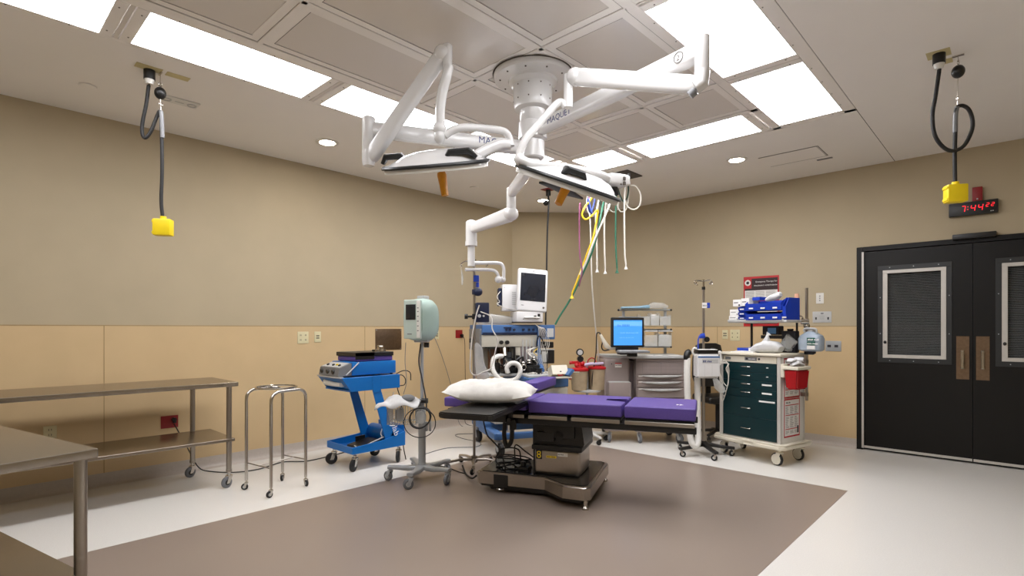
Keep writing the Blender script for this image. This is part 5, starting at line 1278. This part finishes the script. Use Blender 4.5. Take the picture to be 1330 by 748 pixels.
b = B(); b.cyl((.30, .33, 1.386), (.30, .33, 1.60), .024, n=14); b.cyl((.30, .33, 1.60), (.30, .33, 1.645), .022, .018, 14); b.make('bottle', 'skin', t)
# cart top clutter
t = thing('plastic_bag', 'crumpled translucent white bags piled on the cart top', 'plastic bag', CC.location, -12.7, 'bags on the green cart')
b = B(); random.seed(2)
b.loft([((-.02, .12, 1.09), .07, .025), ((.04, .12, 1.11), .10, .045), ((.12, .12, 1.125), .11, .062), ((.20, .14, 1.12), .09, .055), ((.25, .14, 1.10), .05, .03)], 14, 2.8)
b.loft([((.10, .10, 1.13), .05, .03), ((.13, .10, 1.19), .03, .03), ((.135, .10, 1.235), .012, .012), ((.15, .10, 1.255), .03, .005)], 10, 2.4, up=(0, 1, 0)); b.make('bag', 'wrap', t)
t = thing('plastic_bag', 'crumpled grey see-through bag at the right end of the cart top', 'plastic bag', CC.location, -12.7, 'bags on the green cart')
b = B(); b.loft([((.22, .24, 1.12), .05, .05), ((.27, .24, 1.16), .07, .09), ((.31, .25, 1.13), .05, .06)], 12, 2.8); b.make('bag', 'clear', t)
t = thing('face_mask_box', 'blue-wrapped packets with a white label on the left of the cart top', 'packet', CC.location, -12.7)
b = B(); b.box((-.20, .10, 1.0625), (-.13, .22, 1.105), .008, 2); b.box((-.12, .08, 1.0625), (-.06, .2, 1.10), .008, 2); b.box((-.05, .06, 1.0625), (.03, .2, 1.115), .01, 2); pk = b.make('packet', 'clampb', t)
b = B(); b.box((-.04, .055, 1.07), (.01, .0605, 1.108)); b.make('label', 'paper', pk)
t = thing('paper_stack', 'white papers spread on the front of the cart top', 'paper', CC.location, -12.7)
b = B(); b.prism([(-.19, -.01), (.06, -.02), (.05, .06), (-.16, .06)], 1.0625, 1.072); b.prism([(-.15, -.005), (.0, -.02), (.04, .05), (-.12, .055)], 1.0725, 1.078); b.make('papers', 'paper', t)
t = thing('shelf_radio', 'dark box with a light blue front panel on the rack behind the cart', 'device', CC.location, -12.7)
b = B(); b.box((-.06, .33, 1.237), (.12, .42, 1.33), .006, 1); bx_ = b.make('case', 'ink', t)
b = B(); b.box((.0, .325, 1.25), (.09, .3305, 1.31), .002, 1); b.make('front_panel', mat('pale_blue_panel', '#6ba3d6', .5, noise=.02, nscale=10), bx_)
t = thing('instrument_case', 'black case standing at the right rear of the cart top behind the bags', 'case', CC.location, -12.7)
b = B(); b.box((.16, .3, 1.065), (.30, .38, 1.28), .01, 2); ic = b.make('case_body', 'ink', t)
b = B(); b.box((.20, .33, 1.28), (.26, .35, 1.30), .004, 1); b.make('case_handle', 'black', ic)
# translucent jug in a holder on the pole
J = thing('hand_rinse_jug', 'squat pale blue jug with green label held on the pole of the green cart', 'jug', CC.location, -12.7)
jx, jy = W2 + .115, DD - .09
b = B(); b.loft([((jx, jy, 1.085), .085, .060), ((jx, jy, 1.10), .105, .078), ((jx, jy, 1.20), .108, .08), ((jx, jy, 1.235), .095, .07), ((jx, jy, 1.262), .05, .045), ((jx, jy, 1.275), .03, .03)], 24, 3.4, up=(0, 1, 0)); jb = b.make('jug_body', 'fluid', J)
b = B(); b.cyl((jx, jy, 1.272), (jx, jy, 1.30), .032, n=18); b.tube([(jx - .05, jy - .02, 1.262), (jx - .05, jy - .03, 1.30), (jx + .05, jy - .03, 1.30), (jx + .06, jy - .02, 1.262)], .010, 8, 3); b.make('cap_handle', 'lgrey', J)
b = B(); b.box((jx + .0, jy - .0835, 1.185), (jx + .075, jy - .079, 1.215)); b.box((jx + .0, jy - .0835, 1.145), (jx + .075, jy - .079, 1.178)); b.make('green_label', 'greenlab', jb)
b = B(); b.box((jx + .0, jy - .0835, 1.105), (jx + .075, jy - .0795, 1.14)); b.make('white_label', 'paper', jb)
marks(2, (jx + .008, jy - .0842, 1.190), (1, 0, 0), .022, 'paper', jb); marks(2, (jx + .006, jy - .0842, 1.153), (1, 0, 0), .019, 'paper', jb)
b = B(); b.box((jx - .03, jy - .03, 1.060), (jx + .03, jy + .03, 1.084), .004, 1); b.box((W2 + .035, DD - .075, 1.05), (jx, DD - .03, 1.08), .004, 1); b.make('holder', 'ink', J)

# ---------------- things on the walls ----------------
def wall_plate(name, label, cat, wall, a0, a1, z0, z1, m, grp=None, t_=.006):
    """wall 'L': x=0 plane, a = y ; wall 'B': back wall, a = x"""
    c = ((a0 + a1) / 2, (z0 + z1) / 2); w, h = (a1 - a0) / 2, (z1 - z0) / 2
    off = .0045 if z0 < WZ else .0005
    loc, rz = ((off, c[0], c[1]), 90) if wall == 'L' else ((c[0], Y1 - off, c[1]), 0)
    t = thing(name, label, cat, loc, rz, grp)
    b = B(); b.box((-w, -t_, -h), (w, 0, h), .0025, 2); return t, b.make('cover_plate', m, t), w, h
def slots(t, pl, xs, zs_, w=.004, h=.012, m='gap', t_=.006, name='socket'):
    b = B()
    for x in xs:
        for z in zs_: b.box((x - w, -t_ - .0012, z - h), (x + w, -t_ + .001, z + h))
    b.make(name, m, pl)
t, p_, w, h = wall_plate('wall_outlet', 'cream double outlet plate on the left wall above the ring stand', 'outlet', 'L', 2.54, 2.66, 1.145, 1.27, 'cream', 'cream outlets on the walls'); slots(t, p_, (-.032, -.022, .022, .032), (-.025, .025), .002, .008)
t, p_, w, h = wall_plate('phone_jack', 'narrow cream jack plate right of the double outlet', 'outlet', 'L', 2.725, 2.80, 1.155, 1.27, 'cream', 'cream outlets on the walls'); slots(t, p_, (0,), (-.012, .012), .018, .006)
t, p_, w, h = PJ1, _, _, _ = wall_plate('phone_jack', 'cream jack plate just right of the green vitals monitor', 'outlet', 'L', 4.36, 4.43, 1.165, 1.275, 'cream', 'cream outlets on the walls'); slots(t, p_, (0,), (-.012, .012), .018, .006)
t, p_, w, h = wall_plate('wall_outlet', 'cream outlet low on the left wall under the long steel table', 'outlet', 'L', .519, .60, .44, .54, 'cream', 'cream outlets on the walls'); slots(t, p_, (-.008, .008), (-.02, .02), .002, .007)
t, p_, w, h = wall_plate('metal_plate', 'square brushed metal plate on the left wall behind the blue cart', 'plate', 'L', 3.477, 3.845, 1.045, 1.30, 'bronze', None, .004)
b = B()
for x in (-1, 1):
    for z in (-1, 1): b.cyl((x * (w - .015), -.006, z * (h - .015)), (x * (w - .015), -.003, z * (h - .015)), .005, n=8)
b.make('screw', 'greymetal', p_)
def plug(t, x, z, t_=.006):
    b = B(); b.cyl((x, -.045, z), (x, -t_ - .0005, z), .018, n=14); b.box((x - .014, -.05, z - .03), (x + .014, -.02, z), .005, 2); b.make('plug', 'black', t)
t, p_, w, h = RO1, _, _, _ = wall_plate('red_outlet', 'dark red outlet with black plug low on the left wall above the lower table shelf', 'outlet', 'L', 1.305, 1.44, .415, .525, 'dred', 'red emergency outlets'); slots(t, p_, (-.03, .03), (.0,), .012, .02, 'dred'); plug(t, .03, .02)
t, p_, w, h = RO2, _, _, _ = wall_plate('red_outlet', 'red outlet on the left wall near the corner, beside the iv pole', 'outlet', 'L', 4.715, 4.835, 1.175, 1.285, 'dred', 'red emergency outlets'); plug(t, .03, -.02)
t, p_, w, h = wall_plate('phone_jack', 'small cream jack plate on the back wall left of the green cart', 'outlet', 'B', 2.765, 2.835, 1.17, 1.285, 'cream', 'cream outlets on the walls'); slots(t, p_, (0,), (-.014, .014), .022, .006)
t, p_, w, h = wall_plate('wall_outlet', 'cream double outlet on the back wall behind the left end of the green cart', 'outlet', 'B', 2.865, 2.985, 1.15, 1.29, 'cream', 'cream outlets on the walls'); slots(t, p_, (-.032, .032), (-.025, .025), .004, .008)
t, p_, w, h = wall_plate('light_switch', 'white switch plate on the back wall left of the doors, uppermost of three plates', 'switch', 'B', 3.835, 3.912, 1.585, 1.705, 'whitep'); slots(t, p_, (0,), (-.025, 0, .025), .006, .007, 'greyp', name='button')
t, p_, w, h = wall_plate('control_panel', 'pale grey intercom panel with speaker holes below the switch plate', 'panel', 'B', 3.80, 3.99, 1.37, 1.495, 'lgrey'); slots(t, p_, (-.06, .062), (-.015,), .008, .014, 'ink', name='button')
b = B()
for i in range(6):
    for k in range(5): b.cyl((-.02 + i * .008, -.0075, -.025 + k * .010), (-.02 + i * .008, -.005, -.025 + k * .010), .0022, n=6)
b.loft([((-.012, -.007, .042), .002, .008), ((.016, -.007, .042), .002, .008)], 10, 2); b.make('speaker_grille', 'greyp', p_)
t, p_, w, h = wall_plate('steel_outlet', 'stainless double outlet plate beside the door frame, lowest of the three plates', 'outlet', 'B', 3.93, 4.085, 1.05, 1.165, 'greymetal'); slots(t, p_, (-.04, .03), (.0,), .018, .014, 'ink')
b = B(); b.box((-.075, -.0075, -.055), (.075, -.0065, .055)); 
b.bm.free()
# clock
t = thing('digital_clock', 'black wall clock with red digits reading 7:44 22 above the doors', 'clock', (5.192, Y1 - .0005, 2.455), 0)
b = B(); b.box((-.18, -.055, -.064), (.18, 0, .064), .006, 2); ck = b.make('case', 'black', t)
SEG = {'7': 'abc', '4': 'fgbc', '2': 'abged'}
def digit(ch, x, z, w, h, b, th=.0055, sl=.14):
    def bar(x0, z0, x1, z1):
        p0 = V(x + x0 * w + sl * z0 * h, -.057, z + z0 * h); p1 = V(x + x1 * w + sl * z1 * h, -.057, z + z1 * h)
        d_ = (p1 - p0).normalized(); n_ = V(-d_.z, 0, d_.x) * th / 2; p0 += d_ * th * .35; p1 -= d_ * th * .35
        vs = [p0 + n_, p1 + n_, p1 - n_, p0 - n_]; A = [b.bm.verts.new(v) for v in vs]; C = [b.bm.verts.new(v + V(0, .0015, 0)) for v in vs]; b.skin([A, C])
    L_ = {'a': (0, 1, 1, 1), 'b': (1, .5, 1, 1), 'c': (1, 0, 1, .5), 'd': (0, 0, 1, 0), 'e': (0, 0, 0, .5), 'f': (0, .5, 0, 1), 'g': (0, .5, 1, .5)}
    for s_ in SEG[ch]: bar(*L_[s_])
b = B(); digit('7', -.088, -.028, .026, .056, b); digit('4', -.018, -.028, .030, .056, b); digit('4', .036, -.028, .030, .056, b); digit('2', .093, .000, .019, .032, b, .0038); digit('2', .130, .000, .019, .032, b, .0038)
for z in (-.012, .014): b.box((-.040, -.0575, z), (-.034, -.0555, z + .006))
b.make('red_digits', 'led', ck)
marks(1, (.125, -.0556, -.05), (1, 0, 0), .014, 'lgrey', ck)
t = thing('strobe_box', 'small dark red alarm box directly above the digital clock', 'alarm', (5.223, Y1 - .0005, 2.60), 0)
b = B(); b.box((-.037, -.04, -.08), (.037, 0, .055), .004, 2); sb = b.make('case', 'dred', t)
b = B(); b.cyl((0, -.045, -.06), (0, -.039, -.06), .007, n=10); b.make('lens', 'lgrey', sb)
# MH poster on the back wall
t = thing('wall_poster', 'red and black framed poster on the back wall above the blue bins', 'poster', (3.235, Y1 - .0005, 1.63), 0)
b = B(); b.box((-.205, -.003, -.31), (.205, 0, .31)); po = b.make('poster_sheet', 'red', t)
b = B(); b.box((-.19, -.0042, .02), (.19, -.0028, .285)); b.box((-.19, -.0042, -.27), (.19, -.0028, .0)); b.make('black_field', mat('poster_black', '#2a1214', .5), po)
b = B(); b.box((-.19, -.0050, .035), (.19, -.0043, .14)); b.box((-.19, -.0050, -.26), (.19, -.0043, -.01)); wf = b.make('white_field', 'paper', po)
b = B()
for k in range(7):
    for c0 in (-.18, -.06, .06): b.box((c0, -.0056, .044 + k * .013), (c0 + .10, -.0051, .048 + k * .013))
b.make('text_lines', 'greyink', wf)
b = B(); b.box((-.205, -.0052, .165), (-.11, -.0043, .31)); rd = b.make('red_corner', 'red', po)
b = B(); b.cyl((-.155, -.0065, .235), (-.155, -.0053, .235), .036, n=28); rn = b.make('round_seal', 'paper', rd)
b = B(); b.cyl((-.155, -.0072, .235), (-.155, -.0066, .235), .018, n=20); b.make('seal_centre', 'ink', rn)
text('Emergency Therapy for', (.185, -.0050, .235), (1, 0, 0), .026, 'paper', po, align='RIGHT'); text('MALIGNANT HYPERTHERMIA', (.187, -.0050, .19), (1, 0, 0), .0205, 'paper', po, align='RIGHT')

# ---------------- power drops from the ceiling ----------------
def tape(c, w, h, rz, par=None, name='ceiling_patch'):
    b = B(); b.box((-w, -h, -.002), (w, h, -.0002)); return b
def drop(label, plate, pts_cord, reel, hang, box, d, boxrot, col2='yellow', strain=None):
    t = thing('power_drop', label, 'power drop', (plate[0], plate[1], 3.05), 0, 'hanging yellow power boxes')
    b = B(); p = V(plate); b.cyl((p.x, p.y, 3.048), (p.x, p.y, 2.985), .034, n=16); b.make('ceiling_plug', 'black', t, world=True)
    b = B(); b.cyl((p.x, p.y, 2.985), (p.x, p.y, 2.955), .030, .022, 14); b.make('plug_collar', 'whitep', t, world=True)
    b = B(); b.tube([(p.x, p.y, 2.965)] + pts_cord, .0115, 10, 7); b.make('cord', 'rubber', t, world=True)
    r = V(reel); h = V(hang)
    b = B(); b.box((r.x - .03, r.y - .006, 3.043), (r.x + .03, r.y + .006, 3.05)); b.cyl((r.x, r.y, 3.045), (r.x, r.y, r.z), .002, n=6); b.cyl(r, h, .002, n=6); b.torus((r.x, r.y, r.z + .06), .012, .003, (1, .4, 0)); b.torus(h + V(0, 0, .04), .012, .003, (1, .4, 0)); b.make('wire', 'chrome', t, world=True)
    b = B(); b.sphere(r, .036, (1, 1, 1.15), 16); rl = b.make('reel', 'black', t, world=True)
    b = B(); q = h; b.tube(strain, .0135, 10, 4); b.make('strain_grip', 'greyp', t, world=True)
    bt = V(box)
    m_ = R3(43.46 + boxrot, 'Z')
    b = B(); b.box(bt - V(.055, .035, .056), bt + V(.055, .035, .056), .008, 2, rot=m_, about=bt); b.cyl(bt + V(0, 0, .05), bt + V(0, 0, .075), .02, n=12)
    for s_ in (-1, 1): b.box(bt + V(-.061, -.03, s_ * .038 - .01), bt + V(-.04, .03, s_ * .038 + .01), .004, 1, rot=m_, about=bt)
    b.make('outlet_box', col2, t, world=True)
    return t
drop('hanging power box on a black cord over the left wall, left of the lamps', (1.244, 0.946, 3.050),
     [(1.214, 0.948, 2.951), (1.203, 0.937, 2.830), (1.184, 0.919, 2.699), (1.184, 0.919, 2.626), (1.199, 0.934, 2.600), (1.214, 0.962, 2.650), (1.229, 0.990, 2.744), (1.244, 1.004, 2.786), (1.252, 1.011, 2.760), (1.255, 1.015, 2.601), (1.257, 1.017, 2.391), (1.253, 1.013, 2.180), (1.261, 1.020, 2.053)],
     (1.248, 1.008, 2.912), (1.252, 1.011, 2.796), (1.263, 1.022, 1.993), 3.67, 10, strain=[(1.254, 1.011, 2.790), (1.258, 1.014, 2.732), (1.262, 1.018, 2.606)])
drop('hanging power box on a thick looped black cord in front of the doors', (5.145, 4.348, 3.050),
     [(5.146, 4.357, 2.955), (5.128, 4.340, 2.783), (5.115, 4.314, 2.656), (5.127, 4.311, 2.530), (5.166, 4.348, 2.452), (5.212, 4.392, 2.428), (5.261, 4.452, 2.465), (5.295, 4.499, 2.562), (5.298, 4.515, 2.639), (5.280, 4.498, 2.704), (5.248, 4.468, 2.728), (5.223, 4.444, 2.704), (5.220, 4.441, 2.615), (5.216, 4.437, 2.418), (5.218, 4.439, 2.231)],
     (5.232, 4.453, 2.945), (5.229, 4.449, 2.733), (5.220, 4.441, 2.164), 3.43, -14, strain=[(5.227, 4.449, 2.719), (5.220, 4.442, 2.665), (5.218, 4.440, 2.556)])
def patch(c, w, h, lab, rz=0, m='tape'):
    t = tape(None, w, h, 0).make('ceiling_patch', m); t.location = (c[0], c[1], 3.05); t.rotation_euler = (0, 0, math.radians(rz)); tag(t, lab, 'patch', 'small plates and patches on the ceiling')
patch((1.278, 0.934, 3.050), .04, .075, 'cream plate on the ceiling around the left black power plug')
patch((1.277, 1.106, 3.050), .035, .07, 'cream patch on the ceiling right of the left power plug')
patch((5.143, 4.346, 3.050), .06, .06, 'cream plate on the ceiling around the right black power plug')
patch((5.161, 4.499, 3.050), .04, .04, 'small cream square on the ceiling just below the right power plug')
t = thing('emergency_light', 'flat white twin-lamp plate on the ceiling behind the left power cord', 'emergency light', (0.834, 1.232, 3.050), 0)
b = B(); b.box((-.06, -.13, -.012), (.06, .13, 0), .004, 1); ep = b.make('plate', 'whitep', t)
b = B()
for y in (-.085, .085): b.torus((.0, y, -.013), .028, .005)
b.box((-.006, -.03, -.014), (.006, .03, -.012)); b.make('lamp_ring', 'lgrey', ep)
# third drop: red plate, black plug and cord behind the patient monitor
t = thing('ceiling_power_drop', 'black cord hanging from a red ceiling plate down behind the patient monitor', 'cord', (1.218, 5.201, 3.050), 0)
c = V((1.218, 5.201, 3.050))
b = B(); b.box((-.07, -.07, -.006), (.07, .07, 0), .002, 1); b.make('red_plate', 'dred', t)
b = B(); b.cyl((0, 0, -.006), (0, 0, -.08), .03, n=14); b.sphere((-.02, -.02, -.17), .035, n=12); b.make('plug', 'black', t)
b = B(); b.tube([(0, 0, -.07), (1.272, 5.150, 2.878), (1.258, 5.137, 2.514), (1.251, 5.130, 2.036), (1.244, 5.124, 1.558), (1.241, 5.120, 1.290)][1:], .011, 8); b.cyl(c + V(0, 0, -.07), V((1.272, 5.150, 2.878)), .011, n=8); b.make('cord', 'rubber', t, world=True)

# ---------------- hose drop ----------------
HB = thing('hose_outlet_plate', 'dark recessed plate in the ceiling from which the gas hoses hang', 'ceiling plate', (2.171, 5.307, 3.050), 0)
b = B(); b.box((-.27, -.16, -.012), (.22, .16, 0), .003, 1); b.make('plate', 'gap', HB)
b = B()
for k in range(7):
    b.cyl((-.22 + .065 * k, -.05 + .03 * (k % 3), -.012), (-.22 + .065 * k, -.05 + .03 * (k % 3), -.07), .016, n=10)
b.make('hose_fitting', 'greymetal', HB)
def hose(lab, pts, m, r=.010, end=None, name='gas_hose', cat='hose'):
    t = thing(name, lab, cat, pts[0], 0, 'gas hoses hanging from the ceiling')
    b = B(); b.tube(pts, r, 8, 6); b.make('hose', m, t, world=True)
    if end:
        p = V(pts[-1]); b = B(); b.cyl(p + V(0, 0, .01), p - V(0, 0, .03), r * .8, n=8); b.cyl(p - V(0, 0, .03), p - V(0, 0, .06), r * 1.2, r * 2.2, n=12); b.make('hose_connector', 'whitep' if end is True else end, t, world=True)
D = 5.95
hose('purple gas hose, leftmost of the hanging hoses', [(1.921, 5.131, 3.036), (1.954, 5.024, 2.745), (1.968, 4.900, 2.618), (2.003, 4.795, 2.672), (2.000, 4.792, 2.376), (2.003, 4.795, 2.122), (2.021, 4.813, 1.935), (1.967, 4.830, 1.770)], 'hpurple', .008)
hose('dark blue gas hose looping behind the yellow one', [(1.966, 5.174, 3.036), (2.004, 5.072, 2.745), (2.002, 5.001, 2.612), (2.012, 4.942, 2.696), (2.024, 4.925, 2.751), (2.066, 4.924, 2.607), (2.085, 4.942, 2.556)], 'hblue', .010)
hose('yellow gas hose with a coil, ending above the anaesthesia machine', [(1.986, 5.192, 3.036), (2.025, 4.982, 2.761), (2.034, 4.853, 2.651), (2.021, 4.813, 2.554), (2.052, 4.842, 2.503), (2.107, 4.894, 2.554), (2.144, 4.929, 2.605), (2.127, 4.940, 2.507), (2.090, 4.919, 2.296), (2.041, 4.901, 2.171), (1.980, 4.884, 2.004), (1.918, 4.853, 1.825), (1.869, 4.833, 1.698)], 'hyellow', .010, 'hyellow')
hose('white gas hose running slantwise beside the yellow one', [(2.128, 5.327, 3.036), (2.206, 5.126, 2.773), (2.189, 5.013, 2.552), (2.126, 4.926, 2.318), (2.065, 4.896, 2.151), (2.011, 4.885, 2.019), (1.955, 4.860, 1.901)], 'hwhite', .011)
hose('green gas hose slanting down to the anaesthesia machine', [(2.063, 5.266, 3.036), (2.103, 5.111, 2.736), (2.129, 5.011, 2.543), (2.110, 4.980, 2.361), (2.049, 4.949, 2.133), (1.963, 4.923, 1.940), (1.888, 4.879, 1.751), (1.819, 4.828, 1.595), (1.743, 4.784, 1.457), (1.693, 4.750, 1.348)], 'hgreen', .011)
hose('short white hose with connector, left of the pair of short white hoses', [(2.020, 5.252, 3.041), (2.043, 5.109, 2.780), (2.017, 5.084, 2.587), (2.024, 5.090, 2.325), (2.027, 5.093, 2.001)], 'hwhite', .010, True)
hose('short white hose with connector, between the other white hose and the green one', [(2.071, 5.301, 3.041), (2.072, 5.205, 2.757), (2.059, 5.193, 2.510), (2.059, 5.193, 2.245), (2.065, 5.199, 1.989)], 'hwhite', .010, True)
hose('short straight green hose with green connector', [(2.130, 5.356, 3.041), (2.128, 5.327, 2.769), (2.125, 5.324, 2.431), (2.128, 5.327, 2.208), (2.137, 5.336, 2.003)], 'hgreen', .010, 'hgreen')
hose('rightmost short white hose with connector, nearest the doors', [(2.201, 5.424, 3.041), (2.226, 5.351, 2.757), (2.226, 5.351, 2.421), (2.229, 5.354, 2.156), (2.238, 5.363, 2.042)], 'hwhite', .010, True)
hose('long thin white hose hanging down to the suction canisters', [(1.918, 5.197, 3.050), (1.937, 5.078, 2.757), (1.973, 5.042, 2.412), (1.979, 5.048, 2.062), (1.974, 5.071, 1.783), (1.947, 5.156, 1.451), (1.915, 5.264, 1.092), (1.896, 5.356, 0.723), (1.894, 5.408, 0.443)], 'hwhite', .008)
for k, (a, c_, m) in enumerate(((760, 779, 'hwhite'), (780, 794, 'hdgreen'), (788, 802, 'hwhite'), (797, 811, 'hdgreen'), (801, 816, 'hwhite'))):
    yb = (300, 276, 274, 263, 272)[k]; names = ['white slack loop hanging lowest, behind the yellow hose', 'dark green slack loop left of the short green hose', 'white slack loop behind the short green hose', 'dark green slack loop right of the short green hose', 'white slack loop under the rightmost fitting']
    yb = min(yb, 279)
    pts = {0: [(1.889, 5.239, 3.064), (1.859, 5.142, 2.843), (1.889, 5.100, 2.680), (1.927, 5.137, 2.600), (1.944, 5.222, 2.691), (1.935, 5.282, 2.901), (1.955, 5.301, 3.055)],
           1: [(1.942, 5.288, 3.064), (1.964, 5.240, 2.843), (2.000, 5.234, 2.693), (2.033, 5.264, 2.657), (2.055, 5.327, 2.745), (2.047, 5.388, 2.919), (2.053, 5.394, 3.055)],
           2: [(1.983, 5.355, 3.069), (1.988, 5.332, 2.856), (2.025, 5.340, 2.707), (2.077, 5.390, 2.671), (2.099, 5.438, 2.792), (2.102, 5.468, 2.951), (2.102, 5.468, 3.060)],
           3: [(2.073, 5.413, 3.064), (2.126, 5.395, 2.888), (2.182, 5.406, 2.774), (2.214, 5.436, 2.836), (2.205, 5.469, 2.951), (2.165, 5.500, 3.055)],
           4: [(2.084, 5.396, 3.049), (2.107, 5.376, 2.799), (2.149, 5.375, 2.666), (2.201, 5.424, 2.684), (2.205, 5.469, 2.817), (2.195, 5.501, 2.959), (2.172, 5.506, 3.055)]}[k]
    hose(names[k], pts, m, .008)
hose('white slack loop bulging out to the right under the ceiling plate', [(2.139, 5.475, 3.055), (2.238, 5.431, 2.965), (2.322, 5.442, 2.934), (2.360, 5.478, 2.836), (2.354, 5.472, 2.722), (2.309, 5.430, 2.669), (2.242, 5.407, 2.702), (2.205, 5.400, 2.787), (2.179, 5.444, 2.933), (2.172, 5.506, 3.055)], 'hwhite', .009)

# ---------------- cords on walls and floor ----------------
def cord(par, pts, r=.005, m='rubber'):
    B().tube(pts, r, 6, 6).make('cord', m, par, world=True)
cord(RO1, [(.05, 1.395, .455), (.06, 1.42, .40), (.07, 1.50, .22), (.10, 1.58, .04), (.20, 1.66, .006), (.38, 1.80, .006), (.42, 2.0, .006), (.32, 2.25, .006), (.45, 2.42, .006), (.42, 2.7, .006), (.36, 3.0, .006), (.50, 3.18, .006)])
cord(PJ1, [(.012, 4.34, 1.20), (.03, 4.36, 1.15), (.04, 4.45, .95), (.05, 4.58, .6), (.06, 4.68, .2), (.12, 4.72, .008), (.35, 4.78, .005), (.62, 4.55, .005), (.50, 4.30, .005), (.72, 4.20, .005), (1.05, 4.18, .005), (1.18, 4.0, .005), (1.0, 3.75, .005), (1.05, 3.4, .005)], .004, 'greyp')
cord(RO2, [(.05, 4.805, 1.20), (.06, 4.83, 1.14), (.05, 4.845, .9), (.05, 4.85, .5), (.05, 4.84, .1), (.12, 4.84, .006), (.4, 4.9, .006)], .004)
cord(VM, [(1.678, 2.724, 1.181), (1.690, 2.708, 1.016), (1.716, 2.705, 0.853), (1.697, 2.687, 0.741)], .003, 'greyp')
cord(VM, [(1.547, 2.986, 0.006), (1.538, 3.184, 0.006), (1.645, 3.217, 0.006), (1.836, 3.190, 0.006), (1.914, 3.195, 0.006)], .005)
cord(IP, [(1.761, 3.298, 0.030), (1.914, 3.195, 0.012), (2.025, 3.136, 0.012), (2.140, 3.080, 0.030), (2.186, 3.082, 0.060)], .008)
